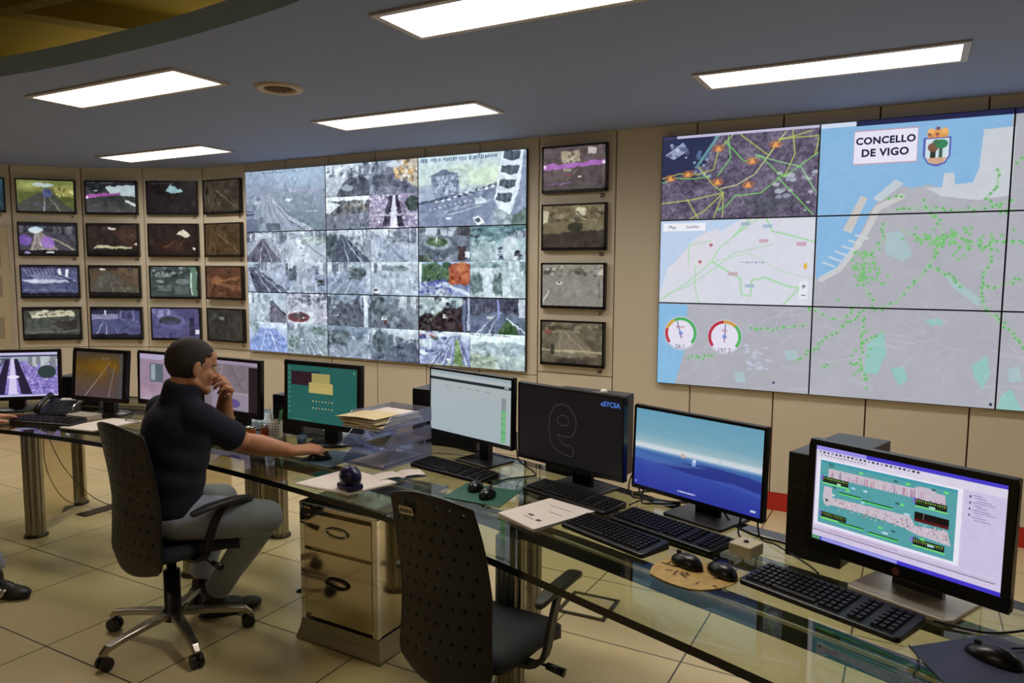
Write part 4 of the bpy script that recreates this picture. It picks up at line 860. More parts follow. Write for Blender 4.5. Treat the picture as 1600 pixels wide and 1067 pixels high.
# notice board under the leftmost screen
a = math.radians(AZ[4]); p = chain[5]
t = thing('notice_board', 'framed beige notice board with grey printed blocks at the left picture edge', 'notice board', (p[0] + .31 * math.cos(a) + .002 * math.sin(a), p[1] + .31 * math.sin(a) - .002 * math.cos(a), 1.42), a)
mb = MB().bb((-.27, -.012, -.6), (.27, 0, .6))
mb.build('sheet', 'board', t)
mb = MB()
for q in (((-.29, -.022, -.62), (.29, 0, -.6)), ((-.29, -.022, .6), (.29, 0, .62)), ((-.29, -.022, -.6), (-.27, 0, .6)), ((.27, -.022, -.6), (.29, 0, .6))): mb.bb(*q)
mb.build('frame', 'silver', t)
for z0, z1 in ((.1, -.1), (-.3, -.52), (.42, .2)): MB().bb((-.24, -.014, z1), (.2, -.012, z0)).build('printed_block', 'boardg', t)
# ------------------------------------------------------------ the curved glass desk
DZ = .745
front = smooth([(-6.2, 1.1), (-5.6, 1.5), (-5.0, 1.83), (-4.6, 1.99), (-4.25, 2.09), (-3.7, 2.155), (-3.1, 2.175), (-2.65, 2.15), (-2.2, 2.10), (-1.61, 2.0), (-1.13, 1.865), (-.7, 1.72), (-.23, 1.56), (.25, 1.37), (.8, 1.1), (1.3, .8)], 4)
def nrm(i):
    a = front[max(i - 1, 0)]; b = front[min(i + 1, len(front) - 1)]
    dx, dy = b[0] - a[0], b[1] - a[1]; l = math.hypot(dx, dy); return (-dy / l, dx / l)
def off(i, d): n = nrm(i); return (front[i][0] + n[0] * d, front[i][1] + n[1] * d)
def depth(x): t = min(max((x + 3.2) / 2.2, 0), 1); return 1.05 * (1 - t) + .85 * t
desk = thing('glass_desk', 'long curved glass desk on steel legs carrying all the monitors', 'desk', (0, 0, 0))
back = [off(i, depth(front[i][0])) for i in range(len(front))]
n = len(front); mb = MB(); vs = []
for z in (DZ - .023, DZ):
    vs += [(x, y, z) for x, y in front] + [(x, y, z) for x, y in back]
for i in range(n - 1):
    mb.add(vs, [(i, n + i, n + i + 1, i + 1)], 0) if False else None
fs0 = [(i, n + i, n + i + 1, i + 1) for i in range(n - 1)]; fs1 = [(2 * n + i, 2 * n + i + 1, 3 * n + i + 1, 3 * n + i) for i in range(n - 1)]
mb.add(vs, fs0 + fs1, 0)
ed = [(i, i + 1, 2 * n + i + 1, 2 * n + i) for i in range(n - 1)] + [(n + i, 3 * n + i, 3 * n + i + 1, n + i + 1) for i in range(n - 1)] + [(0, 2 * n, 3 * n, n), (n - 1, 2 * n - 1, 4 * n - 1, 3 * n - 1)]
mb.add(vs, ed, 1)
mb.build('glass_top', ['glass', 'glassedge'], desk)
def rail(name, d, w=.05, h=.055, z=.7195):
    mb = MB(); pts = [off(i, d if not callable(d) else d(front[i][0])) for i in range(n)]
    mb.strap([(x, y, z - h / 2) for x, y in pts], w, h, (0, 0, 1)) if False else None
    vs = []; 
    for i in range(n):
        nx, ny = nrm(i); x, y = pts[i]
        for a, b in ((-1, -1), (1, -1), (1, 1), (-1, 1)): vs.append((x + nx * a * w / 2, y + ny * a * w / 2, z - h / 2 + b * h / 2))
    fs = [(i * 4 + k, i * 4 + (k + 1) % 4, (i + 1) * 4 + (k + 1) % 4, (i + 1) * 4 + k) for i in range(n - 1) for k in range(4)]
    mb.add(vs, fs + [(3, 2, 1, 0), tuple((n - 1) * 4 + k for k in range(4))])
    # narrow pale strip on the rail's front top corner, a painted lamp reflection
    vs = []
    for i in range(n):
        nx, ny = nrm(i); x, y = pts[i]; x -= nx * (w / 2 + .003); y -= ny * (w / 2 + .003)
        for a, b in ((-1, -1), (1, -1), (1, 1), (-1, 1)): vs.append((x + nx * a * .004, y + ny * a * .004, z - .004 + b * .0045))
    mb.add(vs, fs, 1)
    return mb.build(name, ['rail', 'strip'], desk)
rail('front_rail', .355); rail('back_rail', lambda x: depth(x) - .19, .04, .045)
def column_mb(x, y, z0, z1, r=.05, a=0):
    mb = MB(); k = 40; vs = []
    for z in (z0, z1):
        for i in range(k):
            t = 2 * PI * i / k; rr = r * (1 + (.06 if (i // 2) % 2 else -.06)); vs.append((x + rr * math.cos(t + a), y + rr * math.sin(t + a), z))
    return mb.add(vs, [(i, (i + 1) % k, k + (i + 1) % k, k + i) for i in range(k)] + [tuple(range(k))[::-1], tuple(range(k, 2 * k))])
def desk_leg(x, y, name='leg', plate=None):
    o = column_mb(x, y, .0, .68).build(name, 'steelb', desk)
    MB().lathe([(.065, 0), (.065, .012), (.05, .016)], c=(x, y, 0)).build('foot_plate', 'steeld', o)
    if plate:
        dx, dy = plate; L = math.hypot(dx, dy)
        mb = MB().box((x + dx / 2, y + dy / 2, .36), (L, .012, .60), rot=math.atan2(dy, dx)); mb.build('steel_plate', 'steel', o)
    return o
desk_leg(-4.57, 2.41, plate=(-.16, .32)); desk_leg(-4.96, 2.9, plate=(.12, -.02))
desk_leg(-3.27, 2.5, plate=(-.03, .28)); desk_leg(-3.43, 3.06, plate=(.12, .06)); desk_leg(-3.30, 3.13)
desk_leg(-1.20, 2.20, plate=(-.09, .28)); desk_leg(-1.46, 2.86)
desk_leg(.75, 1.55)

# ------------------------------------------------------------ monitors
def monitor(x, y, zb, az, tilt, w, h, cv, label, bez=(.014, .014, .014, .02), style='plain', group=None, sunk=.0):
    # x, y, zb: lower left corner of the housing
    a = math.radians(az); cx = x + math.cos(a) * w / 2; cy = y + math.sin(a) * w / 2
    t = thing('monitor', label, 'monitor', (cx, cy, DZ), a, group)
    R = Matrix.Rotation(math.radians(-tilt), 3, 'X'); z0 = zb - DZ
    def L(px, py, pz): v = R @ Vector((px, py, pz)); return Vector((v.x, v.y, v.z + z0))
    Rx = R.to_4x4(); Rx.translation = Vector((0, 0, z0))
    mb = MB().bb((-w / 2, -.006, 0), (w / 2, .018, h)); l, r_, tp, bt = bez
    mb.box((0, .030, h / 2), (w * .86, .03, h * .8), taper=1.0); mb.box((0, .045, h / 2), (w * .5, .03, h * .5))
    for q in (((-w / 2, -.012, 0), (w / 2, -.006, bt)), ((-w / 2, -.012, h - tp), (w / 2, -.006, h)), ((-w / 2, -.012, bt), (-w / 2 + l, -.006, h - tp)), ((w / 2 - r_, -.012, bt), (w / 2, -.006, h - tp))): mb.bb(*q)
    mb.xf(Rx); hs = mb.build('housing', 'bezel', t); bevel(hs, .0025, 2)
    c = L(0, -.0085, (bt + h - tp) / 2)
    s = screen('screen', cv, w - l - r_, h - tp - bt, t, c, (math.radians(-tilt), 0, 0))
    top = z0 + h * .45
    if style == 'silver':
        mb = MB().rbox((.02, .05, .006), (.27, .20, .012), .02); o = mb.build('stand_base', 'silver', t)
        MB().strap([(.02, .075, .012), (.02, .08, .06), (.02, .07, top)], .13, .02, (1, 0, 0)).build('stand_neck', 'bezel', t)
    elif style == 'dell':
        MB().rbox((0, .08, .006), (.24, .19, .012), .012).build('stand_base', 'darkgrey', t)
        mb = MB()
        for sx in (-.036, .036): mb.box((sx, .09, .12), (.022, .02, .22))
        mb.box((0, .09, .21), (.094, .02, .06)); mb.box((0, .09, .03), (.094, .02, .05)); mb.build('stand_neck', 'bezel', t)
    elif style == 'thin':
        MB().rbox((0, .09, .005), (.22, .17, .010), .01).build('stand_base', 'black', t)
        MB().box((0, .1, .10), (.055, .03, .19)).build('stand_neck', 'black', t)
    else:
        MB().lathe([(.10, 0), (.105, .006), (.095, .014), (.03, .02)], c=(0, .07, 0), sx=1.2).build('stand_base', 'black', t)
        MB().box((0, .075, .09), (.09, .035, .17), taper=.8).build('stand_neck', 'black', t)
    return t
def cvM9():
    c = CV(420, 250); c.fill((206, 196, 226)); c.rect(0, 0, 1, .05, (70, 60, 196)); c.rect(0, 0, .3, .05, (150, 140, 226)); c.rect(0, .05, 1, .13, (214, 208, 226))
    for i in range(24): c.rect(.02 + i * .024, .055, .034 + i * .024, .075, (60, 50, 80) if i % 3 else (140, 130, 160))
    for i in range(14): c.rect(.03 + i * .02, .09, .04 + i * .02, .105, (150, 140, 160))
    c.rect(.01, .13, .80, .84, (228, 226, 240)); t = (84, 156, 162); c.rect(.03, .15, .775, .81, t); c.rect(.03, .15, .775, .17, (60, 150, 170))
    pk = (196, 184, 196); rg = random.Random(4)
    def road(y, x0, x1):
        c.rect(x0, y - .045, x1, y + .045, pk)
        for i in range(40):
            x = x0 + (x1 - x0) * rg.random(); c.rect(x, y - .04 + .07 * rg.random(), x + .006, y + .045, [(150, 120, 170), (180, 120, 130), (120, 100, 140), (216, 206, 216)][i % 4], .5)
    road(.27, .08, .5); road(.27, .5, .72); c.el(.62, .22, .06, .03, pk); c.rect(.62, .235, .72, .30, pk)
    for x, y, g in ((.05, .33, 0), (.05, .70, 0), (.575, .33, 0), (.575, .71, 0)):
        c.rect(x - .012, y - .02, x + .004, y + .03, (120, 110, 200)); c.rect(x, y - .012, x + .155, y + .045, (18, 22, 20)); c.rect(x, y + .05, x + .16, y + .062, (120, 220, 90))
        for k in range(13): c.rect(x + .004 + k * .0115, y + .0, x + .010 + k * .0115, y + .008, (80, 190, 90) if k % 2 else (190, 180, 70)); c.rect(x + .004 + k * .0115, y + .02, x + .008 + k * .0115, y + .026, (150, 160, 80))
    c.rect(.575, .44, .745, .53, (24, 16, 18)); c.rect(.575, .505, .745, .53, (86, 20, 24)); c.line([(.62, .44), (.62, .5)], .002, (160, 160, 160))
    c.el(.085, .52, .032, .11, pk); c.rect(.06, .42, .11, .56, pk); c.el(.08, .56, .01, .016, (50, 90, 50)); c.poly([(.1, .52), (.55, .50), (.58, .58), (.74, .55), (.76, .68), (.6, .66), (.5, .62), (.3, .60), (.1, .60)], pk)
    for i in range(130):
        x = .12 + .62 * rg.random(); y = .53 + .1 * rg.random(); c.rect(x, y, x + .005, y + .012, [(196, 70, 90), (110, 110, 130), (60, 90, 90), (226, 220, 226)][i % 4], .8)
    for x0, x1, y in ((.15, .28, .44), (.29, .46, .46), (.16, .31, .75), (.33, .5, .76)): c.rect(x0, y, x1, y + .012, (30, 70, 40)); c.rect(x0, y + .012, x1, y + .022, (90, 220, 110))
    for i in range(26):
        x = .06 + .66 * rg.random(); y = [.19, .36, .40, .48, .68, .72][i % 6]; c.rect(x, y, x + .022, y + .018, [(110, 224, 110), (196, 226, 232), (50, 90, 96), (160, 210, 220)][i % 4], .9)
    for i in range(16): c.rect(.05 + .006 * (i % 6) + .03, .17 + .02 * (i // 6), .055 + .006 * (i % 6) + .03, .18 + .02 * (i // 6), (20, 90, 70))
    c.rect(.81, .13, 1, .86, (200, 190, 222))
    for i in range(11): c.rect(.845 + .01 * (i % 3), .16 + i * .022, .89 + .02 * (i % 4), .166 + i * .022, (150, 140, 180)); 
    for i in range(4): c.rect(.83, .17 + i * .055, .838, .19 + i * .055, (60, 60, 80))
    c.rect(0, .87, .98, .895, (196, 186, 212)); c.line([(.0, .90), (.97, .90)], .003, (60, 40, 70)); c.rect(.1, .86, .5, .87, (180, 120, 160), .4); c.rect(0, .96, 1, 1, (64, 56, 196)); c.rect(0, .96, .05, 1, (90, 150, 110)); c.rect(.06, .965, .5, .995, (150, 150, 226)); c.noise(5, 60, 3, octv=2)
    return c
def cvM8():
    c = CV(300, 170); c.fill((108, 158, 180)); c.grad((100, 154, 180), (116, 162, 182), 0, .30); c.grad((116, 162, 182), (150, 180, 190), .30, .42); c.grad((150, 180, 190), (198, 208, 214), .42, .455); c.rect(0, .455, 1, .50, (200, 210, 218)); c.grad((150, 180, 206), (64, 104, 164), .50, .54)
    c.grad((64, 104, 164), (52, 72, 158), .54, .72); c.grad((52, 72, 158), (44, 54, 150), .72, 1)
    c.poly(smooth([(.2, .66), (.45, .58), (.7, .56), (1, .60), (1, .72), (.75, .70), (.45, .70)], 4), (36, 44, 122), .75); c.poly(smooth([(0, .56), (.3, .6), (.6, .585), (.3, .66), (0, .64)], 4), (78, 112, 172), .6); c.poly(smooth([(.55, .72), (.8, .69), (1, .74), (1, .78), (.8, .74)], 4), (60, 84, 170), .7)
    c.el(.41, .50, .02, .03, (196, 168, 160), .9); c.el(.5, .555, .02, .045, (150, 176, 226), .9); c.el(.505, .53, .01, .02, (226, 230, 244)); c.el(.7, .48, .015, .03, (176, 196, 206), .8)
    for i in range(12): c.rect(.38 + i * .012, .93 + .002 * (i % 2), .388 + i * .012, .945, (200, 210, 236))
    c.rect(.93, .93, .965, .955, (190, 200, 226)); c.el(.02, .95, .006, .01, (190, 200, 226)); return c.noise(3, 30, 5)
def cvM6():
    c = CV(260, 150); c.fill((172, 180, 184)); c.rect(0, 0, 1, .06, (150, 166, 172)); c.rect(0, .12, 1, .165, (28, 40, 46)); c.rect(.92, .13, .97, .15, (160, 170, 176)); c.grad((166, 175, 178), (158, 174, 180), .17, 1)
    for i in range(16): c.rect(.03, .28 + i * .042, .9, .284 + i * .042, (170, 180, 190), .5)
    for x in (.2, .35, .47, .58, .7): c.rect(x, .24, x + .05, .255, (130, 140, 150)); c.rect(x - .03, .28, x - .026, .95, (172, 182, 190), .7)
    c.rect(.89, .3, .94, .48, (130, 140, 146)); c.rect(.885, .48, .94, .97, (96, 166, 110))
    for i in range(20): c.rect(.885, .48 + i * .025, .94, .484 + i * .025, (160, 200, 166))
    return c
def cvM7():
    c = CV(300, 175); c.fill((20, 17, 20)); g = (78, 76, 84)
    R = [(.46, .86), (.36, .79), (.32, .62), (.32, .42), (.36, .26), (.43, .2), (.51, .22), (.57, .33), (.58, .46), (.55, .58), (.5, .62), (.44, .62), (.40, .6), (.42, .67), (.46, .73), (.545, .74), (.55, .86), (.46, .86)]
    c.line(smooth(R, 4), .004, g, .9)
    c.line(smooth([(.40, .45), (.41, .38), (.45, .34), (.5, .36), (.51, .42), (.49, .47), (.43, .47), (.40, .45)], 4), .004, g, .9); return c
def cvM5():
    c = CV(220, 160); c.fill((34, 90, 84)).noise(4, 5, 2); c.rect(.06, .12, .42, .36, (44, 24, 34)); c.rect(.36, .1, .48, .14, (20, 50, 70)); c.rect(.36, .14, .62, .32, (160, 146, 90)); c.rect(.38, .19, .58, .195, (150, 130, 60)); c.rect(.32, .3, .66, .48, (176, 160, 98)); c.rect(.36, .35, .6, .355, (160, 136, 66)); c.rect(.36, .41, .55, .415, (160, 136, 66))
    for r in (.62, .74):
        for i in range(7): c.el(.38 + i * .045, r, .008, .014, [(210, 196, 130), (170, 200, 170), (200, 120, 90)][i % 3])
    for i in range(10): c.el(.03, .08 + i * .085, .01, .018, (120, 160, 120), .8); 
    for i in range(9): c.rect(.06 + i * .035, .955, .075 + i * .035, .975, (80, 130, 110))
    c.el(.95, .08, .01, .02, (120, 160, 120)); return c
def cvM4():
    c = CV(190, 140); c.fill((120, 108, 118)); c.rect(0, 0, 1, .07, (150, 138, 160)); c.noise(16, 10, 5); c.line([(.35, .1), (.2, .95)], .03, (150, 136, 146), .7); c.line([(.5, .1), (.75, .65)], .02, (84, 76, 84), .6); c.rect(.2, .63, .85, .66, (170, 160, 170), .8); c.rect(.15, .66, .85, .97, (140, 130, 146)); c.el(.55, .85, .14, .1, (84, 70, 130), .9); c.rect(.83, .1, 1, 1, (36, 26, 32)); return c
def cvM3():
    c = CV(150, 110); c.fill((150, 128, 150)); c.rect(0, 0, 1, .12, (170, 160, 190)); c.rect(.2, .2, .45, .6, (84, 96, 106)); c.rect(.22, .22, .3, .56, (150, 160, 170)); c.grad((150, 120, 140), (170, 150, 170), .65, 1); return c.noise(14, 8, 6)
def cvM2():
    c = CV(150, 130); c.grad((60, 52, 50), (92, 66, 22), 0, .3).grad((96, 70, 24), (78, 64, 72), .3, 1); c.el(.6, .3, .5, .3, (120, 86, 20), .8, 1); c.poly([(.62, .25), (1, .5), (1, 1), (.75, .9)], (80, 66, 66), .6)
    c.line([(.72, .2), (.5, .55), (.22, .98)], .006, (180, 160, 140), .8, w1=.014); c.line([(.82, .25), (.7, 1)], .006, (170, 150, 140), .8, w1=.012); c.rect(.55, .12, .7, .14, (110, 96, 110)); c.rect(.9, 0, 1, 1, (66, 74, 84), .6); return c.noise(8, 9, 7)
def cvM1():
    c = CV(220, 150); c.fill((134, 120, 190)).noise(50, 50, 8, octv=2); c.blobs(0, .1, 1, 1, 260, .014, .018, [(206, 196, 236), (70, 60, 110), (176, 160, 220), (96, 90, 140)], 9)
    c.grad((170, 176, 200), (150, 160, 170), .0, .2); c.blobs(0, .1, .45, .35, 40, .04, .04, [(70, 80, 90), (150, 160, 180), (110, 120, 130)], 10); c.blobs(.7, .05, 1, .3, 30, .02, .1, [(120, 126, 130), (190, 196, 200)], 11, .8, True); c.el(.88, .45, .11, .16, (44, 60, 62)); c.poly([(.44, .14), (.49, .14), (.42, .95), (.3, .95)], (36, 30, 56)); c.poly([(.52, .14), (.57, .14), (.72, .95), (.6, .95)], (36, 30, 56)); c.poly([(.5, .14), (.53, .14), (.56, .95), (.46, .95)], (210, 200, 236)); c.el(.52, .55, .07, .04, (230, 226, 244))
    c.rect(0, 0, 1, .06, (190, 186, 222)); c.rect(0, .06, 1, .09, (60, 54, 90)); c.rect(0, .96, 1, 1, (190, 190, 226)); return c
m9 = monitor(-.238, 2.244, .806, -25.2, 1.0, .523, .323, cvM9(), 'large monitor on silver base showing a turquoise tunnel diagram', (.018, .02, .016, .036), 'silver')
MB().cyl((.0, -.0135, .806 - DZ + .018), (.0, -.0115, .806 - DZ + .018), .010, n=20).build('logo_badge', mat('badge_brown', (120, 66, 58), .4), m9)
monitor(-.874, 2.547, .815, -20.5, 1.8, .526, .306, cvM8(), 'thin-framed monitor with blue and pale blue desktop', (.008, .008, .008, .014), 'dell')
m7 = monitor(-1.401, 2.642, .840, -16.5, -.3, .533, .313, cvM7(), 'monitor with black screen, outlined letter and small blue logo', (.006, .006, .006, .014), 'dell')
text('lettering', 'eSYCSA', .026, inkb, m7, (.205, -.0105, .095 + .278), FACE, bold=.0006)
monitor(-1.946, 2.786, .857, -15.2, .9, .53, .305, cvM6(), 'monitor showing a pale table with a green column', (.006, .008, .008, .018), 'thin')
monitor(-2.741, 2.658, .833, 0, 1.7, .488, .324, cvM5(), 'monitor with a teal desktop and yellow notes', (.018, .022, .018, .026))
monitor(-3.391, 2.69, .827, -1.4, 2.0, .455, .308, cvM4(), 'monitor with dim grey street view behind the seated man', (.016, .02, .016, .03))
monitor(-3.90, 2.66, .83, 3, 2.0, .455, .308, cvM3(), 'monitor with violet grey picture half hidden by the man in navy', (.016, .016, .016, .03))
monitor(-4.321, 2.526, .837, 8.8, 5.5, .413, .302, cvM2(), 'monitor showing a brown road with white lane lines', (.016, .028, .018, .024))
monitor(-4.88, 2.202, .817, 44.2, 4, .524, .302, cvM1(), 'monitor at the left picture edge showing a violet crowd', (.018, .018, .018, .022))

# ------------------------------------------------------------ keyboards, mice, mats
def keyboard(x, y, az, w, d, label, kind='full', z=DZ):
    t = thing('keyboard', label, 'keyboard', (x, y, z), math.radians(az), 'black keyboards on the glass desk')
    mb = MB().rbox((0, 0, .009), (w, d, .014), .012); 
    for i, v in enumerate(mb.v): mb.v[i] = (v[0], v[1], v[2] + .010 * (v[1] / d + .5) if v[2] > .008 else v[2])
    mb.build('body', 'black', t)
    mb = MB(); k = .0175; nx = int((w - .02) / .019); ny = 6; dy = (d - .03) / ny
    for j in range(ny):
        yy = -d / 2 + .014 + dy * (j + .5)
        for i in range(nx):
            u = i / nx
            if j == 0 and .2 < u < .5: continue
            if kind == 'full' and (abs(u - .66) < .018 or abs(u - .81) < .018): continue
            xx = -w / 2 + .012 + .019 * (i + .5)
            mb.box((xx, yy, .019 + .010 * (yy / d + .5)), (.0155, dy * .82, .007), taper=.82)
        if j == 0: mb.box((-w / 2 + w * .36, yy, .0195), (w * .28, dy * .82, .007), taper=.95)
    mb.build('keys', 'key', t)
    return t
keyboard(-.16, 2.012, -22.6, .43, .155, 'black keyboard in front of the turquoise diagram monitor')
keyboard(-.815, 2.185, -22.5, .36, .135, 'slim black keyboard at the desk front beside white papers', 'slim')
keyboard(-.67, 2.318, -21.3, .42, .135, 'black keyboard just behind the slim keyboard')
keyboard(-1.095, 2.492, -18.5, .42, .135, 'black keyboard below the black screen monitor')
keyboard(-1.69, 2.585, -12, .42, .13, 'black keyboard below the pale table monitor')
keyboard(-4.20, 2.31, 14, .42, .13, 'black keyboard in front of the desk phone')
def mouse(x, y, az, label, L=.11, z=DZ):
    t = thing('mouse', label, 'mouse', (x, y, z), math.radians(az), 'black mice on the glass desk')
    mb = MB(); nu, nv = 24, 9; vs = []; fs = []
    for i in range(nv + 1):
        th = PI / 2 * i / nv
        for k in range(nu):
            a = 2 * PI * k / nu; cx = math.cos(a); sy = math.sin(a)
            vs.append((cx * .031 * math.sin(th) * (1 - .06 * sy), sy * L / 2 * math.sin(th), .003 + .033 * math.cos(th) * (1 - .2 * sy * math.sin(th))))
    for i in range(nv):
        for k in range(nu): fs.append((i * nu + k, (i + 1) * nu + k, (i + 1) * nu + (k + 1) % nu, i * nu + (k + 1) % nu))
    fs.append(tuple(nv * nu + k for k in range(nu))); mb.add(vs, fs, 0, True); mb.build('shell', 'bezel', t)
    MB().cyl((-.004, L * .28, .030), (.004, L * .28, .030), .007, n=12).build('wheel', 'darkgrey', t)
    return t
mouse(.195, 1.885, 62, 'black mouse on the slate mat at lower right', .12)
mouse(-.545, 2.075, 60, 'left of two black mice on the yellow sheet', .115, DZ + .003); mouse(-.44, 2.06, 50, 'right of two black mice on the yellow sheet', .115, DZ + .003)
mouse(-1.475, 2.415, 20, 'left of two black mice on the green mat', .105, DZ + .003); mouse(-1.385, 2.355, 10, 'right of two black mice on the green mat', .105, DZ + .003)
mouse(-2.325, 2.455, -40, 'black mouse under the right hand of the man in navy', .105, DZ + .003)
def flat(name, pts, m, label, cat, z=DZ, t=.003, group=None):
    o = MB().prism(pts, z + .0004, z + t).build(name, m); return tag(o, label, cat, group)
flat('mouse_mat', [(.03, 1.86), (.20, 2.02), (.42, 1.93), (.25, 1.62), (.12, 1.68)], 'padblue', 'slate blue mouse mat at lower right under a mouse', 'mouse mat')
flat('mouse_mat', [(-1.53, 2.27), (-1.55, 2.47), (-1.31, 2.48), (-1.285, 2.27)], 'padgreen', 'dark green mouse mat under two mice', 'mouse mat')
flat('mouse_mat', [(-2.42, 2.40), (-2.39, 2.62), (-2.20, 2.63), (-2.20, 2.37)], 'padteal', 'slate teal mouse mat under the hand of the man', 'mouse mat', t=.0026)
o = flat('printed_sheet', smooth([(-.62, 1.965), (-.63, 2.03), (-.60, 2.11), (-.5, 2.125), (-.40, 2.08), (-.40, 2.0), (-.47, 1.925), (-.55, 1.93), (-.62, 1.965)], 3)[:-1], mat('yellow_print', (196, 160, 84), .6, var=(40, .5)), 'yellow and brown printed oval mat under two mice', 'mouse mat')
rg = random.Random(12); mb = MB()
for i in range(16):
    x_, y_ = -.60 + .18 * rg.random(), 1.96 + .13 * rg.random(); a_ = rg.random() * 3; l_, w_ = .012 + .03 * rg.random(), .004 + .008 * rg.random()
    mb.box((x_, y_, DZ + .0033), (l_, w_, .0006), rot=a_)
mb.build('print', mat('brown_print', (120, 84, 50), .7), None).parent = o
# sockets, cup, jars, small things
t = thing('junction_box', 'small cream plastic box with a round knob on the glass desk', 'box', (-.413, 2.262, DZ), -.35)
bevel(MB().box((0, 0, .018), (.075, .075, .036)).build('body', 'beigep', t), .004); MB().lathe([(.008, .036), (.007, .041), (.001, .042)]).build('knob', 'darkgrey', t)
t = thing('pen_cup', 'white printed cup of green and white pens beside the teal screen', 'pen cup', (-2.848, 2.69, DZ))
MB().lathe([(.03, 0), (.034, .004), (.036, .088), (.033, .088), (.031, .006), (.001, .006)]).build('cup', 'white', t)
mb = MB()
for k in range(5):
    for i in range(7): mb.box((.036 * math.sin(-1.2 + i * .4), -.036 * math.cos(-1.2 + i * .4), .02 + k * .014), (.006, .002, .006), rot=-1.2 + i * .4)
mb.build('print', 'ink', t)
for k, (dx, dy, m_) in enumerate(((-.012, 0, 'green'), (.008, .01, 'green'), (.0, -.012, 'white'), (.016, -.004, 'green'))):
    t2 = thing('pen', ['green pen leaning left in the white cup', 'green pen at the back of the white cup', 'white pen in the white cup', 'green pen leaning right in the white cup'][k], 'pen', (-2.848 + dx, 2.69 + dy, DZ + .008), 0, 'pens in the white cup')
    MB().tube([(0, 0, 0), (dx * 1.4, dy * 1.2, .1), (dx * 2, dy * 1.6, .135)], .0045).build('barrel', m_, t2)
for k, (x, y, lb) in enumerate(((-2.965, 2.63, 'small amber jar with shiny lid behind the arm of the man'), (-2.918, 2.69, 'small amber jar with shiny lid next to the pen cup'))):
    t = thing('jar', lb, 'jar', (x, y, DZ), 0, 'two small amber jars')
    MB().lathe([(.022, 0), (.028, .006), (.028, .035), (.022, .042), (.001, .042)]).build('body', 'amber', t); MB().lathe([(.025, .042), (.026, .052), (.020, .058), (.001, .06)]).build('lid', 'chrome', t)
t = thing('small_cup', 'small grey blue cup below the teal screen', 'cup', (-2.60, 2.62, DZ))
MB().lathe([(.018, 0), (.024, .05), (.022, .05), (.017, .004), (.001, .004)]).build('body', 'padteal', t)
mb = MB().lathe([(.0, .0), (.001, .0)]) if False else MB()
mb.tube([(.024, 0, .04), (.038, 0, .036), (.038, 0, .018), (.021, 0, .012)], .003).build('handle', 'padteal', t)
# papers
def sheet_stack(name, pts, n_, label, m_='paper', z=DZ, dz=.0022, marks=()):
    t = thing(name, label, 'paper', (pts[0][0], pts[0][1], z)); rg = random.Random(n_ + len(label)); mb = MB(); ox, oy = pts[0]
    for i in range(n_):
        jx, jy = (rg.random() - .5) * .008, (rg.random() - .5) * .008
        mb.prism([(x - ox + jx, y - oy + jy) for x, y in pts], .0004 + i * dz, .0004 + i * dz + dz * .86)
    mb.build('sheets', m_, t)
    if marks:
        mb = MB(); zz = .0004 + n_ * dz
        for u, v, w, h in marks:
            def P(a, b): return [(pts[0][k] * (1 - a) * (1 - b) + pts[1][k] * a * (1 - b) + pts[2][k] * a * b + pts[3][k] * (1 - a) * b) - pts[0][k] for k in (0, 1)]
            q = [P(u, v), P(u + w, v), P(u + w, v + h), P(u, v + h)]; mb.prism([tuple(p) for p in q], zz - .0003, zz + .0002)
        mb.build('print', 'ink', t)
    return t
sheet_stack('paper_stack', [(-1.245, 2.19), (-1.06, 2.10), (-.955, 2.37), (-1.16, 2.43)], 6, 'stack of printed white papers at the desk front beside a slim keyboard', marks=[(.4, .2, .25, .012), (.4, .27, .12, .05), (.55, .55, .3, .01), (.3, .75, .5, .008), (.7, .2, .1, .06)])
sheet_stack('paper_stack', [(-2.14, 2.115), (-1.87, 2.115), (-1.80, 2.33), (-2.10, 2.39)], 3, 'loose white papers at the desk front under a navy dispenser')
sheet_stack('paper_stack', [(-4.02, 2.27), (-3.78, 2.30), (-3.80, 2.6), (-4.0, 2.56)], 2, 'white papers on the glass behind the left chair back')
t = thing('open_booklet', 'open white booklet lying in front of the letter trays', 'booklet', (-1.85, 2.42, DZ), .95)
mb = MB(); 
for sx in (-1, 1):
    pts = [(sx * x, 0, z) for x, z in ((0, .004), (.02, .012), (.06, .012), (.10, .006))]
    mb.strap(pts, .09, .004, (0, 1, 0))
mb.build('pages', 'paper', t); MB().bb((-.10, -.05, .0006), (.10, .05, .003)).build('cover', 'padteal', t)
# navy dispenser
t = thing('desk_dispenser', 'small navy domed dispenser with a white mark standing on white papers', 'dispenser', (-1.895, 2.165, DZ + .0072), -.3)
MB().ell((0, 0, .048), (.056, .038, .046)).build('dome', 'navy', t)
bevel(MB().box((0, -.002, .013), (.094, .07, .024), taper=.96).build('foot', 'navy', t), .008)
MB().box((-.018, -.0315, .062), (.022, .004, .005), rot=-.35).build('mark', 'white', t)
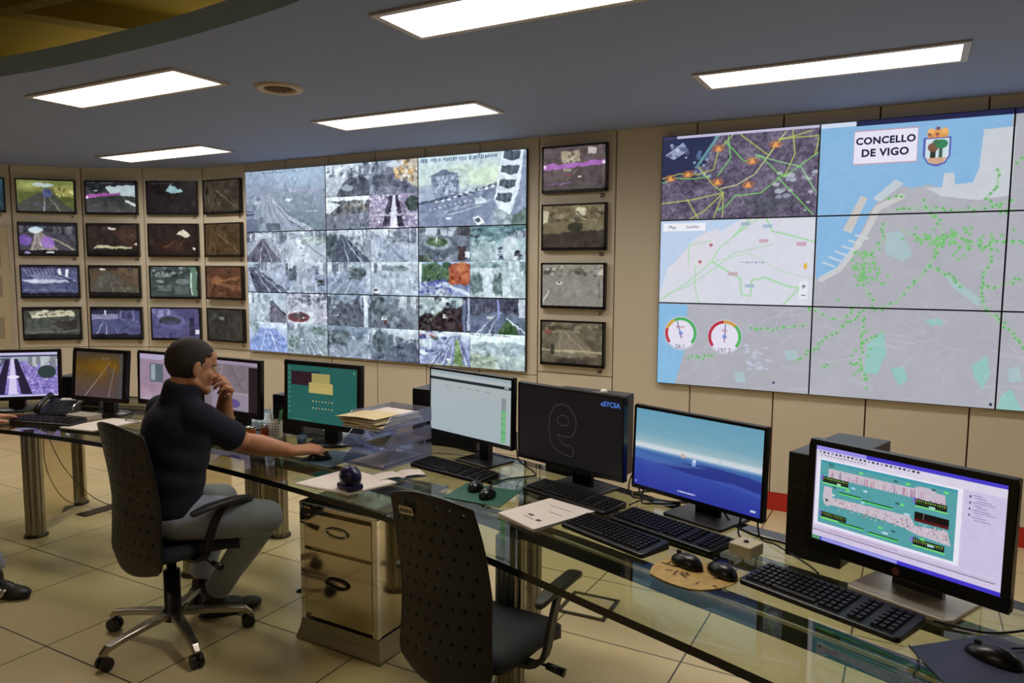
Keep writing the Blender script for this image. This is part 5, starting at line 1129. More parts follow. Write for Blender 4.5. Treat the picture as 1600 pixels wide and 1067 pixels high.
# letter trays
names = ['bottom', 'middle', 'top']
for k in range(3):
    t = thing('letter_tray', 'clear bluish letter tray, %s of the stack of three' % names[k], 'letter tray', (-2.06, 2.61, DZ + .004 + .083 * k), math.radians(-5), 'stack of three letter trays')
    w, d, h = .245, .32, .062; th = .003; mb = MB()
    mb.bb((-w / 2, -d / 2, 0), (w / 2, d / 2, th))
    for sx in (-1, 1):
        x0 = sx * w / 2; vs = []
        prof = [(-d / 2, th), (d / 2, th), (d / 2, h), (-d / 2 + .06, h), (-d / 2 + .005, .02)]
        vs = [(x0, y, z) for y, z in prof] + [(x0 - sx * th, y, z) for y, z in prof]; m_ = len(prof)
        mb.add(vs, [tuple(range(m_)), tuple(range(2 * m_ - 1, m_ - 1, -1))] + [(i, (i + 1) % m_, m_ + (i + 1) % m_, m_ + i) for i in range(m_)])
    mb.bb((-w / 2, d / 2 - th, th), (w / 2, d / 2, h)); mb.bb((-w / 2, -d / 2, th), (w / 2, -d / 2 + th, .012)); mb.build('tray', 'tray', t)
    mb = MB()
    for sx in (-1, 1):
        for sy in (-.08, .12): mb.cyl((sx * (w / 2 - .008), sy, h - .001), (sx * (w / 2 - .008), sy, .083 - .0005), .005, n=10)
    if k < 2: mb.build('spacer', 'tray', t)
sheet_stack('paper_stack', [(-2.165, 2.48), (-1.975, 2.46), (-1.96, 2.74), (-2.14, 2.755)], 3, 'pinkish white papers in the bottom letter tray', z=DZ + .0078)
sheet_stack('paper_stack', [(-2.12, 2.53), (-1.97, 2.50), (-1.96, 2.74), (-2.10, 2.755)], 2, 'cream papers in the middle letter tray', 'paper2', z=DZ + .0908)
t = thing('envelope_pile', 'pile of cream envelopes and papers overhanging the top letter tray', 'envelopes', (-2.075, 2.60, DZ + .1735), math.radians(-5))
rg = random.Random(5); mb = MB()
for i in range(5):
    a_ = (rg.random() - .5) * .2; mb.box((-.004 * i + .01 * rg.random(), -.012 + .015 * (rg.random() - .5), .002 + i * .0085), (.21, .30, .004 + .0025 * (i % 2)), rot=a_, mi=i % 2)
mb.build('envelopes', ['paper', 'paper2'], t)
mb = MB().strap([(-.12, -.10, .044), (-.06, -.11, .052), (.02, -.1, .055), (.10, -.08, .048)], .16, .003, (0, 1, 0)); mb.build('top_sheet', 'paper2', t)
# telephone
t = thing('desk_phone', 'black office telephone with keypad beside the monitor at left', 'telephone', (-4.37, 2.475, DZ), math.radians(28))
R = Matrix.Rotation(math.radians(24), 3, 'X')
o = MB().box((0, 0, .045), (.19, .17, .02), rot=R).build('body', 'black', t); bevel(o, .004)
MB().box((0, .03, .02), (.15, .10, .036)).build('wedge', 'black', t)
mb = MB()
for i in range(7):
    for j in range(6): mb.box(R @ Vector((-.045 + i * .02, -.06 + j * .019, .0125)) + Vector((0, 0, .045)), (.013, .012, .004), rot=R)
mb.build('buttons', 'darkgrey', t)
MB().box(R @ Vector((.02, .067, .013)) + Vector((0, 0, .045)), (.09, .024, .003), rot=R).build('display', 'white', t)
mb = MB().tube([R @ Vector((-.085, y, z)) + Vector((0, 0, .045)) for y, z in ((-.08, .018), (-.07, .035), (-.03, .045), (.03, .045), (.07, .038), (.08, .02))], [.016, .019, .012, .012, .019, .016], n=12); mb.build('handset', 'bezel', t)
mb = MB().tube([R @ Vector((.10, y, z)) + Vector((0, 0, .045)) for y, z in ((-.05, .01), (-.03, .025), (.03, .025), (.05, .01))], .005); mb.build('side_handle', 'chrome', t)
# computer cases behind the monitors
def tower(x, y, az, w, d, h, label, z=DZ):
    t = thing('computer_case', label, 'computer', (x, y, z), math.radians(az), 'dark computer cases behind the monitors')
    o = MB().box((0, .01, h / 2), (w, d - .02, h)).build('case', 'case', t); bevel(o, .003)
    o = MB().box((0, -d / 2 + .01, h / 2), (w + .002, .02, h + .002)).build('front_panel', 'casefront', t); bevel(o, .004)
    MB().box((0, -d / 2 - .001, h * .68), (w * .85, .003, .004)).build('slot', 'darkgrey', t)
    return t
tower(-.175, 2.475, -16.5, .165, .38, .32, 'black computer case standing behind the turquoise diagram monitor')
tower(-1.20, 2.90, -6, .34, .16, .345, 'wide computer case behind the black screen monitor')
t = thing('webcam', 'small silver and white webcam on the case behind the black screen', 'webcam', (-1.12, 2.86, DZ + .345), 0)
MB().ell((0, 0, .012), (.016, .014, .012)).build('lens_ball', 'white', t); MB().box((-.03, 0, .004), (.05, .02, .008)).build('clip', 'silver', t)
tower(-1.99, 3.03, 3, .36, .16, .275, 'wide computer case between the letter trays and the pale table monitor')
tower(-2.86, 2.93, 0, .20, .30, .20, 'low computer case between the man and the teal screen')
tower(-4.62, 2.80, 20, .30, .20, .18, 'low computer case behind the desk phone')
# pedestal
t = thing('drawer_cabinet', 'mirror-polished steel drawer cabinet with flared plinth under the desk', 'cabinet', (-2.055, 2.52, 0), math.radians(-1))
W2, D2 = .43, .50
MB().bb((-W2 / 2 + .008, -D2 / 2 + .014, .10), (W2 / 2 - .008, D2 / 2, .60)).build('body', 'steel', t)
mb = MB().rbox((0, 0, .607), (W2 + .012, D2 + .02, .016), .02); mb.build('top', 'chrome', t)
mb = MB(); vs = []
for z, e in ((0, .018), (.012, .02), (.05, .008), (.095, .0)):
    for x, y in ((-W2 / 2 - e, -D2 / 2 - e), (W2 / 2 + e, -D2 / 2 - e), (W2 / 2 + e, D2 / 2 + e), (-W2 / 2 - e, D2 / 2 + e)): vs.append((x, y, z))
mb.add(vs, [(i * 4 + k, i * 4 + (k + 1) % 4, (i + 1) * 4 + (k + 1) % 4, (i + 1) * 4 + k) for i in range(3) for k in range(4)] + [(3, 2, 1, 0), (12, 13, 14, 15)]); mb.build('plinth', 'steelb', t)
for k, (z0, z1) in enumerate(((.425, .575), (.13, .415))):
    o = MB().box((0, -D2 / 2 + .004, (z0 + z1) / 2), (W2 - .06, .022, z1 - z0)).build('drawer', 'steel', t); bevel(o, .003)
    o['label'] = ['shallow upper steel drawer front', 'deep lower steel drawer front'][k]
    zc = (z0 + z1) / 2 + (.01 if k == 0 else .02)
    MB().tube([(.06 * math.cos(a_), -D2 / 2 - .012, zc + .019 * math.sin(a_)) for a_ in np.linspace(0, 2 * PI, 33)], .006, cap=False).build('handle', 'chrome' if k == 0 else 'steeld', o)
for sx in (-1, 1): MB().bb((sx * (W2 / 2 - .015) - .013, -D2 / 2 - .004, .10), (sx * (W2 / 2 - .015) + .013, -D2 / 2 + .016, .60)).build('corner_post', 'chrome', t)
# floor fittings
t = thing('floor_box', 'open square metal floor box frame beyond the near chair', 'floor box', (-1.30, 3.17, 0), .05)
mb = MB()
for q in (((-.12, -.12, .0005), (.12, -.10, .006)), ((-.12, .10, .0005), (.12, .12, .006)), ((-.12, -.1, .0005), (-.10, .1, .006)), ((.10, -.1, .0005), (.12, .1, .006))): mb.bb(*q)
mb.build('frame', 'steeld', t); MB().bb((-.1, -.1, .0005), (.1, .1, .003)).build('lid', 'floor', t)
tag(MB().bb((-4.74, 2.75, .0005), (-4.64, 2.98, .005)).build('floor_grille', 'steeld'), 'dark metal grille in the floor tile behind the left chair', 'floor grille')
tag(MB().lathe([(.022, .0005), (.024, .002), (.028, .002), (.03, .0005)], c=(-2.62, 2.62, 0)).build('floor_ring', 'steeld'), 'small dark metal ring in the floor tile left of the steel cabinet', 'floor ring')
# cables
def cable(pts, r, label, m_='cable'):
    return tag(MB().tube(smooth([tuple(p) for p in pts], 6), r).build('cable', m_), label, 'cable')
z = DZ + .004
cable([(-.62, 2.56, .92), (-.56, 2.55, .80), (-.50, 2.50, z), (-.40, 2.42, z), (-.32, 2.40, z), (-.28, 2.34, z)], .004, 'black cable curving from the blue desktop monitor to the computer case')
cable([(-.47, 2.48, .80), (-.47, 2.43, z), (-.44, 2.36, z + .002), (-.43, 2.31, z), (-.42, 2.31, z)], .0035, 'black cable running to the small cream box')
cable([(-.88, 2.70, .95), (-.85, 2.66, .86), (-.86, 2.60, z), (-.80, 2.58, z + .003), (-.72, 2.63, z)], .004, 'looped black cable between the black and the blue screen')
cable([(-.91, 2.74, 1.0), (-.90, 2.70, .90), (-.92, 2.63, .80), (-.90, 2.62, z), (-.84, 2.66, z)], .003, 'thin black cable hanging beside the black screen')
cable([(-.93, 2.72, .86), (-.88, 2.66, z), (-.78, 2.60, z + .012), (-.70, 2.66, z), (-.80, 2.72, z + .01), (-.92, 2.68, z)], .0035, 'coil of black cable behind the blue desktop monitor')
cable([(-.60, 2.58, z), (-.66, 2.64, z + .012), (-.76, 2.64, z), (-.84, 2.58, z + .012), (-.88, 2.52, z)], .003, 'thin black cable between the keyboards and the blue desktop monitor')
cable([(-.42, 2.47, .84), (-.40, 2.42, z), (-.34, 2.36, z + .004), (-.24, 2.26, z), (-.20, 2.20, z)], .0028, 'thin black cable ending under the turquoise diagram monitor')
cable([(-1.50, 2.80, .90), (-1.46, 2.74, .80), (-1.40, 2.76, z), (-1.36, 2.70, z), (-1.42, 2.62, z), (-1.45, 2.56, z)], .0035, 'black cable coiling behind the pale table monitor stand')
cable([(.03, 1.86, DZ + .006), (.05, 1.80, z), (.04, 1.73, z)], .002, 'thin cable hanging from the keyboard at lower right')
cable([(.08, 2.02, z + .004), (.18, 2.02, z), (.25, 2.06, z), (.33, 2.12, z + .01), (.36, 2.2, z)], .003, 'black cable looping from the keyboard at lower right behind the silver base')
cable([(.235, 1.945, DZ + .012), (.30, 2.0, z), (.42, 2.05, z)], .0025, 'mouse cable leaving the picture at lower right')
cable([(-1.95, 2.80, z), (-1.85, 2.84, z), (-1.7, 2.83, z), (-1.62, 2.78, z)], .003, 'grey cable behind the keyboard below the pale table monitor', 'cablew')
cable([(-4.05, 2.62, z), (-3.98, 2.68, z + .01), (-3.93, 2.60, z), (-3.86, 2.55, z), (-3.80, 2.58, z)], .004, 'black cable beside the brown road monitor')
cable([(-4.62, 2.50, .70), (-4.60, 2.62, .35), (-4.70, 2.95, .02), (-4.95, 3.4, .006)], .0025, 'thin cable drooping to the floor between the left desk legs')
# small flat box by brown road monitor
tag(MB().rbox((-4.13, 2.47, DZ + .017), (.17, .10, .03), .006, rot=.12).build('small_box', 'silver'), 'brown grey flat box in front of the brown road monitor', 'box')
# ------------------------------------------------------------ office chairs
def office_chair(x, y, az, label, top=.97, bw=.21, db=(-.17, -.25), ph=.35, tap=.1):
    t = thing('office_chair', label, 'chair', (x, y, 0), math.radians(az) - PI / 2, 'dark office chairs at the glass desk')
    # base: five arms with casters
    for k in range(5):
        a = 2 * PI * k / 5 + ph; c, s = math.cos(a), math.sin(a)
        pts = [(c * r, s * r, z) for r, z in ((.03, .12), (.12, .112), (.22, .098), (.29, .085), (.315, .06))]
        lg = MB().strap(pts, [.05, .044, .036, .034, .03], .026, (-s, c, 0)).build('leg', 'alu', t); bevel(lg, .006, 3)
        mb = MB()
        for e in (-.014, .014): mb.cyl((c * .305 - s * (e - .009), s * .305 + c * (e - .009), .029), (c * .305 - s * (e + .009), s * .305 + c * (e + .009), .029), .028, n=18)
        mb.cyl((c * .305, s * .305, .03), (c * .305, s * .305, .062), .012); mb.build('caster', 'black', lg)
    MB().lathe([(.04, .09), (.045, .10), (.045, .13), (.034, .14), (.034, .31), (.02, .312), (.02, .40)]).build('gas_column', 'black', t)
    MB().box((0, .0, .405), (.20, .24, .045), taper=.8).build('mechanism', 'black', t)
    # seat cushion
    nx, ny = 15, 15; mb = MB(); vs = []
    for zz in (0, 1):
        for j in range(ny):
            v = j / (ny - 1) * 2 - 1
            for i in range(nx):
                u = i / (nx - 1) * 2 - 1
                e = max(abs(u), abs(v)); k = (u ** 4 + v ** 4) ** .25
                f = 1 if e == 0 else min(1, e / k) ** .5
                px = u * .208 * f; py = v * .20 * f + .06
                zt = .475 - .012 * (1 - u * u) - .035 * max(0, v - .3) ** 1.5 * 1.2; edge = max(0, e - .8) / .2
                vs.append((px, py, zt - .028 * edge ** 2 if zz else zt - .055 - .02 * max(0, v) + .0 * edge))
    N = nx * ny
    fs = [(j * nx + i, (j + 1) * nx + i, (j + 1) * nx + i + 1, j * nx + i + 1) for j in range(ny - 1) for i in range(nx - 1)] + [(N + j * nx + i, N + j * nx + i + 1, N + (j + 1) * nx + i + 1, N + (j + 1) * nx + i) for j in range(ny - 1) for i in range(nx - 1)]
    for i in range(nx - 1):
        fs += [(i, i + 1, N + i + 1, N + i), (N + (ny - 1) * nx + i, N + (ny - 1) * nx + i + 1, (ny - 1) * nx + i + 1, (ny - 1) * nx + i)]
    for j in range(ny - 1):
        fs += [(j * nx, N + j * nx, N + (j + 1) * nx, (j + 1) * nx), (j * nx + nx - 1, (j + 1) * nx + nx - 1, N + (j + 1) * nx + nx - 1, N + j * nx + nx - 1)]
    mb.add(vs, fs, 0, True); mb.build('seat', 'fabric', t)
    # perforated back shell: fine grid with cells left out
    z0 = .35; H_ = top - z0
    def hw(v): return bw * (1 - .06 * math.sin(PI * min(1, v * 1.3)) + 0.0 * v) * (math.sqrt(max(0, 1 - ((.10 - v) / .10) ** 2 * .35)) if v < .10 else 1) * (1 - tap * max(0, (v - .5) / .5))
    def yb(v): return db[0] + (db[1] - db[0]) * max(0, (v - .45) / .55) ** 1.3
    def P(u, v):
        zz = z0 + H_ * v - (.035 * u * u * (v ** 3)) + (.03 * u * u * (1 - v) ** 6)
        return (u * hw(v), yb(v) + .045 * u * u * (.6 + .4 * v), zz)
    nu, nv = 40, 56; mb = MB(); vs = [P(2 * i / nu - 1, j / nv) for j in range(nv + 1) for i in range(nu + 1)]; fs = []
    for j in range(nv):
        for i in range(nu):
            if 3 <= i <= nu - 4 and j >= 8 and (j % 5 == 3) and (i + (2 if (j // 5) % 2 else 0)) % 5 == 1: continue
            fs.append((j * (nu + 1) + i, j * (nu + 1) + i + 1, (j + 1) * (nu + 1) + i + 1, (j + 1) * (nu + 1) + i))
    mb.add(vs, fs, 0, True); sh = mb.build('back_shell', 'chairshell', t); so = sh.modifiers.new('thick', 'SOLIDIFY'); so.thickness = .010; so.offset = 0
    mb = MB(); rim = [P(-1, j / 20) for j in range(21)] + [P(2 * i / 20 - 1, 1) for i in range(1, 21)] + [P(1, 1 - j / 20) for j in range(1, 21)]
    mb.tube(rim, .0065, n=8); mb.build('back_rim', 'black', t)
    mb = MB(); vs = []; nu2, nv2 = 16, 22
    for q in (0, 1):
        for j in range(nv2 + 1):
            for i in range(nu2 + 1):
                u = (2 * i / nu2 - 1) * .9; v = .06 + .83 * j / nv2; p = P(u, v); e = 1 - max(abs(2 * i / nu2 - 1), abs(2 * j / nv2 - 1)) ** 6
                vs.append((p[0], p[1] + .007 + q * .032 * e, p[2]))
    N = (nu2 + 1) * (nv2 + 1); A = lambda j, i: j * (nu2 + 1) + i
    fs = []
    for j in range(nv2):
        for i in range(nu2): fs += [(A(j, i), A(j, i + 1), A(j + 1, i + 1), A(j + 1, i)), (N + A(j, i), N + A(j + 1, i), N + A(j + 1, i + 1), N + A(j, i + 1))]
    mb.add(vs, fs, 0, True); mb.build('back_cushion', 'fabric', t)
    MB().strap([(0, -.05, .40), (0, -.12, .405), (0, db[0] + .022, .42), (0, db[0] + .022, .47)], .07, .012, (1, 0, 0)).build('back_bracket', 'black', t)
    for s in (-1, 1):
        pts = smooth([(s * .12, .0, .40), (s * .22, .0, .405), (s * .262, .01, .44), (s * .27, .03, .52), (s * .27, .07, .60), (s * .27, .12, .636)], 3)
        o = MB().strap(pts, .036, .014, (0, 1, 0)).build('armrest', 'black', t)
        bevel(MB().strap(smooth([(s * .27, -.05, .620), (s * .27, .02, .634), (s * .27, .12, .640), (s * .262, .19, .634), (s * .255, .235, .620)], 3), [.022, .034, .042] + [.05] * 7 + [.046, .038, .022], .02, (1, 0, 0)).build('arm_pad', 'darkgrey', o), .006, 3)
    MB().tube([(.08, .03, .40), (.20, .04, .395), (.25, .045, .39)], .005).cyl((.25, .045, .39), (.31, .05, .382), .011, .014, n=10).build('lever', 'black', t)
    return t
ch1 = office_chair(-2.755, 1.995, 81, 'dark perforated office chair the man in navy sits on', .985, .213, (-.175, -.235), math.radians(60), .12)
ch2 = office_chair(-1.19, 1.93, 86, 'empty dark perforated office chair with a small tan tag on its back', .965, .176, (-.175, -.255), .35, .16)
o = MB().box((-.062, -.246, .905), (.05, .004, .026), rot=Matrix.Rotation(.3, 3, 'X')).build('tag_plate', 'beigep', ch2)
mb = MB()
for k in range(4): mb.box((-.078 + k * .011, -.249, .905), (.006, .002, .012), rot=Matrix.Rotation(.3, 3, 'X'))
mb.build('tag_print', 'ink', ch2)
ch3 = office_chair(-4.36, 1.52, 60, 'dark office chair of the person at the left picture edge', .97, .21)

# ------------------------------------------------------------ people
def V(*a): return Vector(a)
def organic(mb, name, m_, parent, vox, sm=6):
    o = mb.build(name, m_, parent, fix=False)
    r = o.modifiers.new('merge', 'REMESH'); r.mode = 'VOXEL'; r.voxel_size = vox; r.use_smooth_shade = True
    s = o.modifiers.new('soften', 'SMOOTH'); s.factor = .5; s.iterations = sm
    return o
def hand(mb, wrist, f, up, side, curls, sc=1.0, thumb=None):
    # side: +1 when the thumb lies towards f x up
    f = f.normalized(); s = f.cross(up).normalized(); u = s.cross(f).normalized()
    k0 = wrist + f * .085 * sc
    offs = [.035, .012, -.011, -.033]; lens = [.072, .080, .075, .060]
    for i in range(4):
        o = offs[i] * side; root = k0 + s * o * sc - f * (.004 * abs(i - 1.2)) * sc
        mb.cap(wrist + s * o * .45 * sc, .017 * sc, root, .0125 * sc, n=10)
        d = f + s * o * 1.6; d.normalize(); p = root; ang = 0
        for j, fr in enumerate((.45, .31, .24)):
            ang += curls[i][j]; dd = (d * math.cos(ang) - u * math.sin(ang)).normalized()
            q = p + dd * lens[i] * fr * sc; mb.cap(p, (.0098 - .0008 * j) * sc, q, (.0092 - .0009 * j) * sc, n=10); p = q
    mb.ell((wrist + k0) / 2 + u * -.002, (.034 * sc, .034 * sc, .016 * sc), Matrix((s, f, u)).transposed())
    th = thumb or (f * .7 + s * side * .55 - u * .35)
    a = wrist + f * .022 * sc + s * side * .022 * sc; th = th.normalized()
    b = a + th * .038 * sc; c = b + (th * .9 + f * .3).normalized() * .03 * sc; d = c + (th * .7 + f * .5).normalized() * .024 * sc
    mb.cap(a, .016 * sc, b, .0125 * sc, n=10); mb.cap(b, .0118 * sc, c, .0105 * sc, n=10); mb.cap(c, .0103 * sc, d, .0085 * sc, n=10)
def person(label, J, shoes='plain', vox=.0048):
    t = thing('person', label, 'person', tuple(J['pelvis'][:2]) + (0,))
    org = V(J['pelvis'][0], J['pelvis'][1], 0)
    J = {k: (V(*v) if isinstance(v, tuple) and len(v) == 3 else v) for k, v in J.items()}
    ta = math.radians(J['taz']); RT_ = Matrix.Rotation(ta - PI / 2, 3, 'Z')
    ln = V(0, 0, 1)
    b = MB()
    # ---- body, one surface
    pel, wst, cst, nb = J['pelvis'], J['waist'], J['chest'], J['neck']
    b.ell(pel, (.155, .11, .10), RT_); b.ell((pel + wst) / 2, (.145, .11, .12), RT_); b.ell(wst, (.145, .105, .12), RT_); b.ell(cst, (.155, .10, .15), RT_)
    b.cap(J['shR'], .05, J['shL'], .05)
    hd = J['head']; RH = Matrix.Rotation(math.radians(J['haz']) - PI / 2, 3, 'Z') @ Matrix.Rotation(math.radians(J.get('hpitch', -10)), 3, 'X')
    def H(x, y, z): return hd + RH @ V(x, y, z)
    b.cap(nb, .062, H(0, -.02, -.06), .056); b.cap(nb - V(0, 0, .02), .05, (nb + J['shR']) / 2 + V(0, 0, -.01), .045); b.cap(nb - V(0, 0, .02), .05, (nb + J['shL']) / 2 + V(0, 0, -.01), .045)
    b.ell(H(0, -.008, .03), (.074, .094, .082), RH); b.ell(H(0, .03, -.03), (.062, .062, .078), RH); b.ell(H(0, .058, -.075), (.038, .034, .032), RH)
    b.ell(H(0, .078, -.092), (.024, .02, .018), RH); b.cap(H(-.05, .0, -.055), .022, H(-.02, .07, -.085), .02, n=12); b.cap(H(.05, .0, -.055), .022, H(.02, .07, -.085), .02, n=12)
    b.ell(H(.04, .062, -.022), (.022, .022, .026), RH); b.ell(H(-.04, .062, -.022), (.022, .022, .026), RH)
    b.cap(H(-.036, .078, .03), .013, H(.036, .078, .03), .013, n=12); b.ell(H(0, .062, .055), (.052, .03, .035), RH)
    b.cap(H(0, .086, .02), .009, H(0, .108, -.02), .0125, n=12); b.ell(H(.011, .098, -.026), (.009, .011, .008), RH); b.ell(H(-.011, .098, -.026), (.009, .011, .008), RH)
    b.cap(H(-.02, .083, -.05), .0075, H(.02, .083, -.05), .0075, n=10); b.cap(H(-.017, .08, -.062), .0085, H(.017, .08, -.062), .0085, n=10)
    for s in (-1, 1):
        b.ell(H(s * .077, -.004, -.002), (.009, .021, .034), RH @ Matrix.Rotation(s * .35, 3, 'Z')); b.ell(H(s * .074, .002, -.022), (.008, .01, .012), RH)
        b.cap(H(s * .082, -.016, .022), .0045, H(s * .084, -.02, -.004), .0045, n=8); b.cap(H(s * .082, -.016, .022), .0045, H(s * .08, .002, .026), .0045, n=8)
    for sd in 'RL':
        sh, el, wr = J['sh' + sd], J['el' + sd], J['wr' + sd]
        b.cap(sh, .052, sh.lerp(el, .5), .052); b.cap(sh.lerp(el, .5), .052, el, .045); b.cap(el, .046, el.lerp(wr, .35), .049); b.cap(el.lerp(wr, .35), .049, wr, .029)
        b.ell(wr, (.029, .029, .024))
        hand(b, wr, J['hf' + sd], J['hu' + sd], J['hs' + sd], J['hc' + sd], 1.1)
    for sd in 'RL':
        hp, kn, an = J['hp' + sd], J['kn' + sd], J['an' + sd]
        b.cap(hp, .078, kn, .052); b.cap(kn, .05, kn.lerp(an, .35), .052); b.cap(kn.lerp(an, .35), .052, an, .034); fd = J['fd' + sd].normalized(); b.cap(an + V(0, 0, -.05), .026, an + V(0, 0, -.085) + fd * .12, .013)
    for i, v in enumerate(b.v): b.v[i] = tuple(Vector(v) - org)
    organic(b, 'body', 'skin', t, vox, 4)
    # ---- eyes
    for s in (-1, 1):
        m_ = MB().ell(H(s * .031, .0775, .012) - org, (.0095, .0095, .008), RH, 14, 10); e = m_.build('eye', 'eyew', t)
        MB().ell(H(s * .031, .0865, .012) - org, (.0045, .002, .0045), RH, 10, 8).build('iris', 'hole', e)
    # ---- hair: a shell cut back from face, ears and nape
    h = MB(); nu, nv = 70, 48; vs = []; keep = {}
    for j in range(nv + 1):
        th = PI * j / nv
        for i in range(nu):
            a = 2 * PI * i / nu; q = V(math.sin(th) * math.cos(a), math.sin(th) * math.sin(a), math.cos(th))
            vs.append(q)
    def in_hair(q):
        y, z, x = q.y, q.z, abs(q.x)
        if z > .60: return True
        if y < .12 and z > -.97: return True
        if y > .66 and z < .52: return False
        if y > .36 and z < .26: return False
        if y > .05 and z < -.05 and x > .5: return y < .28 and z > -.42
        return z > -.72
    rg = random.Random(3)
    pv = [H(q.x * (.081 + .004 * rg.random() ** 2), -.014 + q.y * (.1 + .005 * rg.random() ** 2), .034 + q.z * (.092 if q.z > 0 else .108)) - org for q in vs]
    fs = []
    for j in range(nv):
        for i in range(nu):
            ix = (j * nu + i, (j + 1) * nu + i, (j + 1) * nu + (i + 1) % nu, j * nu + (i + 1) % nu)
            c_ = sum((vs[k] for k in ix), V(0, 0, 0)) / 4
            if in_hair(c_): fs.append(ix)
    h.add(pv, fs, 0, True); ho = h.build('hair', 'hair', t); sl = ho.modifiers.new('thick', 'SOLIDIFY'); sl.thickness = .012; sl.offset = -1
    # ---- shirt
    s_ = MB()
    s_.ell(pel + V(0, 0, .03), (.178, .138, .10), RT_); s_.ell((pel + wst) / 2, (.178, .142, .13), RT_); s_.ell(wst, (.186, .146, .13), RT_); s_.ell((wst + cst) / 2, (.192, .14, .13), RT_); s_.ell(cst, (.196, .132, .155), RT_)
    for sd in 'RL':
        sh, el = J['sh' + sd], J['el' + sd]; e2 = sh.lerp(el, .78)
        s_.ell(sh, (.074, .074, .068)); s_.cap(sh, .068, sh.lerp(el, .45), .066); s_.cyl(sh.lerp(el, .35), e2, .066, .068, n=20); s_.cap((nb + sh) / 2 - V(0, 0, .008), .062, sh, .064)
        s_.cap(cst.lerp(sh, .35), .09, sh.lerp(cst, .25), .07)
    s_.cap(nb - V(0, 0, .05), .095, nb + V(0, 0, -.01), .074); s_.cyl(nb - V(0, 0, .03), nb + (H(0, -.02, -.06) - nb) * .95, .088, .076, n=24)
    for i, v in enumerate(s_.v): s_.v[i] = tuple(Vector(v) - org)
    so = organic(s_, 'shirt', J.get('shirt', 'shirt'), t, .008, 22)
    # ---- trousers
    j_ = MB(); j_.ell(pel, (.176, .136, .10), RT_)
    for sd in 'RL':
        hp, kn, an = J['hp' + sd], J['kn' + sd], J['an' + sd]
        j_.cap(hp, .098, hp.lerp(kn, .6), .09); j_.cap(hp.lerp(kn, .6), .09, kn, .076); j_.cap(kn, .068, kn.lerp(an, .4), .066); j_.cap(kn.lerp(an, .4), .066, kn.lerp(an, .8), .056); j_.cyl(kn.lerp(an, .7), kn.lerp(an, .97), .058, .060, n=20)
    for i, v in enumerate(j_.v): j_.v[i] = tuple(Vector(v) - org)
    organic(j_, 'trousers', 'jeans', t, .009, 4)
    # ---- shoes
    for sd in 'RL':
        an = J['an' + sd]; fd = J['fd' + sd].normalized(); fd.z = 0; fd.normalize(); sdv = V(-fd.y, fd.x, 0); Rf = Matrix((sdv * -1, fd, V(0, 0, 1))).transposed(); base = V(an.x, an.y, 0)
        m_ = MB()
        m_.ell(base + fd * -.03 + V(0, 0, .045), (.038, .045, .045), Rf); m_.ell(base + fd * .05 + V(0, 0, .04), (.041, .08, .04), Rf); m_.ell(base + fd * .13 + V(0, 0, .03), (.046, .075, .028), Rf); m_.cap(base + V(0, 0, .06), .044, base + V(0, 0, .10), .042)
        m_.ell(base + fd * .06 + V(0, 0, .012), (.046, .145, .012), Rf)
        for i, v in enumerate(m_.v): m_.v[i] = tuple(Vector(v) - org)
        sh_ = organic(m_, 'shoe', 'shoe', t, .006, 3)
        if shoes == 'striped':
            for side in (-1, 1):
                m_ = MB()
                for k in range(3):
                    m_.box(base - org + fd * (.045 + .024 * k) + sdv * side * (.0405 + .0012 * k) + V(0, 0, .036), (.012, .009, .042), rot=Rf @ Matrix.Rotation(side * .0, 3, 'Y') @ Matrix.Rotation(-.6, 3, 'X'))
                m_.build('stripes', 'stripe', sh_)
    return t
straight = [(.12, .15, .1)] * 4
person('seated man in navy shirt and faded jeans, hand at his mouth, other on a mouse', dict(
    taz=78, pelvis=(-2.745, 1.965, .575), waist=(-2.745, 1.985, .72), chest=(-2.74, 2.035, .90), neck=(-2.735, 2.05, 1.05),
    head=(-2.70, 2.09, 1.185), haz=70, hpitch=-14,
    shR=(-2.585, 2.03, .985), elR=(-2.60, 2.27, .83), wrR=(-2.42, 2.375, .793), hfR=V(.62, .70, .02), huR=V(.1, -.1, 1), hsR=-1, hcR=[(.25, .45, .3)] * 4,
    shL=(-2.90, 2.09, .985), elL=(-2.85, 2.36, .815), wrL=(-2.715, 2.27, 1.03), hfL=V(.42, -.25, .55), huL=V(.3, .9, .2), hsL=-1, hcL=[(.7, 1.1, .7)] * 4,
    hpR=(-2.665, 1.97, .565), knR=(-2.43, 2.225, .53), anR=(-2.775, 2.235, .12), fdR=V(.5, .85, 0),
    hpL=(-2.83, 1.99, .565), knL=(-2.88, 2.37, .50), anL=(-2.96, 2.30, .12), fdL=V(-.1, 1, 0)))
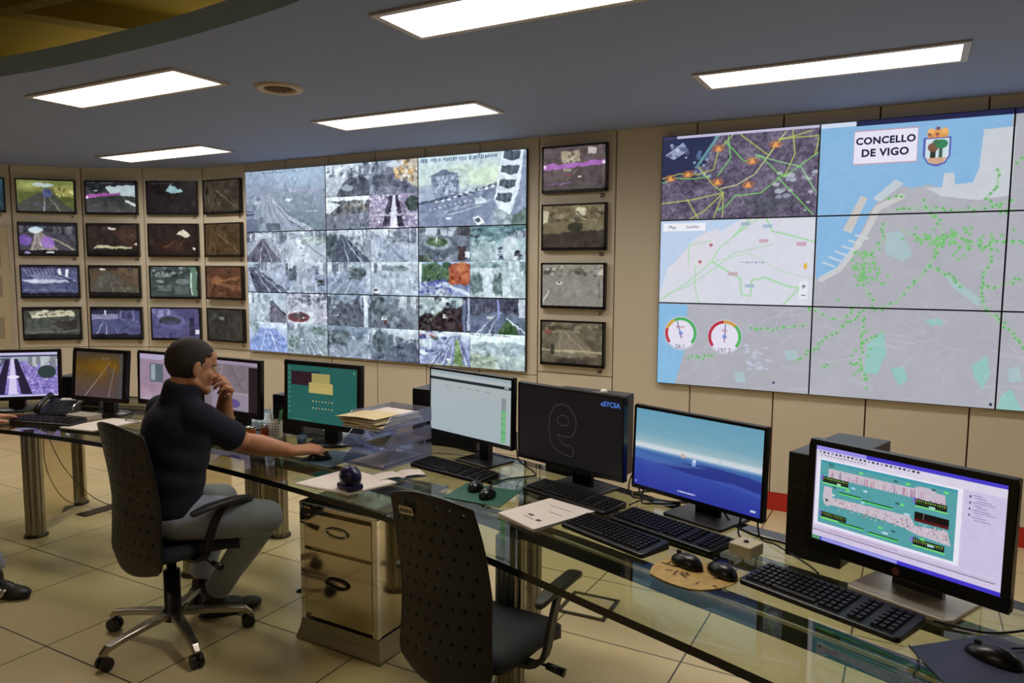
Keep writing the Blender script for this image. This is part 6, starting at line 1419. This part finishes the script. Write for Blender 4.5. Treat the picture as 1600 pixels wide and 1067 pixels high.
person('person mostly outside the left picture edge wearing black shoes with white stripes', dict(
    taz=70, pelvis=(-4.36, 1.51, .575), waist=(-4.34, 1.53, .72), chest=(-4.32, 1.56, .90), neck=(-4.29, 1.58, 1.05),
    head=(-4.245, 1.615, 1.185), haz=80, hpitch=-8,
    shR=(-4.15, 1.50, .985), elR=(-4.10, 1.70, .80), wrR=(-4.28, 1.87, .80), hfR=V(-.7, .7, -.05), huR=V(0, 0, 1), hsR=-1, hcR=straight,
    shL=(-4.47, 1.64, .985), elL=(-4.50, 1.84, .83), wrL=(-4.42, 2.07, .79), hfL=V(0, 1, 0), huL=V(0, 0, 1), hsL=1, hcL=straight,
    hpR=(-4.27, 1.49, .565), knR=(-3.90, 1.74, .52), anR=(-3.895, 1.845, .12), fdR=V(.95, .3, 0),
    hpL=(-4.42, 1.56, .565), knL=(-4.25, 1.93, .535), anL=(-4.46, 1.93, .12), fdL=V(0, 1, 0)), 'striped')
# ------------------------------------------------------------ light, world, camera
w = bpy.data.worlds.new('room_world'); bpy.context.scene.world = w; w.use_nodes = True
w.node_tree.nodes['Background'].inputs[0].default_value = (.02, .02, .02, 1)
def area(name, loc, size, power, col, rot=(0, 0, 0)):
    l = bpy.data.lights.new(name, 'AREA'); l.shape = 'RECTANGLE'; l.size, l.size_y = size; l.energy = power; l.color = col
    o = bpy.data.objects.new(name, l); C.objects.link(o); o.location = loc; o.rotation_euler = rot; return o
area('cove_light', (-4.5, 4.2, 2.78), (5, .3), 14, (1, .86, .5), (PI, 0, 0))
area('upper_room_fill', (-3.0, -1.5, 3.3), (2.2, .4), 20, (1, .86, .62))  # unseen fill, added to raise the ambient light below the upper ceiling
sc = bpy.context.scene
cam = bpy.data.cameras.new('camera'); co = bpy.data.objects.new('camera', cam); C.objects.link(co); sc.camera = co
cam.sensor_width = 36; cam.sensor_fit = 'HORIZONTAL'; cam.lens = 1150 / 1600 * 36; cam.clip_start = .05
yaw, pit, rol = math.radians(28.6), math.radians(5.42), math.radians(.35)
cr, sr = math.cos(rol), math.sin(rol)
rt = Vector((1, 0, 0)); fw = Vector((0, math.cos(pit), -math.sin(pit))); up = Vector((0, math.sin(pit), math.cos(pit)))
Z = Matrix.Rotation(yaw, 3, 'Z'); rt, fw, up = Z @ rt, Z @ fw, Z @ up
r2 = rt * cr + up * sr; u2 = up * cr - rt * sr
co.matrix_world = Matrix(((r2.x, u2.x, -fw.x, 0), (r2.y, u2.y, -fw.y, 0), (r2.z, u2.z, -fw.z, 1.6), (0, 0, 0, 1)))
vs_ = sc.view_settings; vs_.view_transform = 'Standard'; vs_.look = 'None'; vs_.exposure = 0.0; vs_.gamma = 1.0; vs_.use_curve_mapping = False
sc.cycles.use_denoising = True
sc.cycles.max_bounces = 8; sc.cycles.transparent_max_bounces = 16; sc.cycles.sample_clamp_indirect = 4
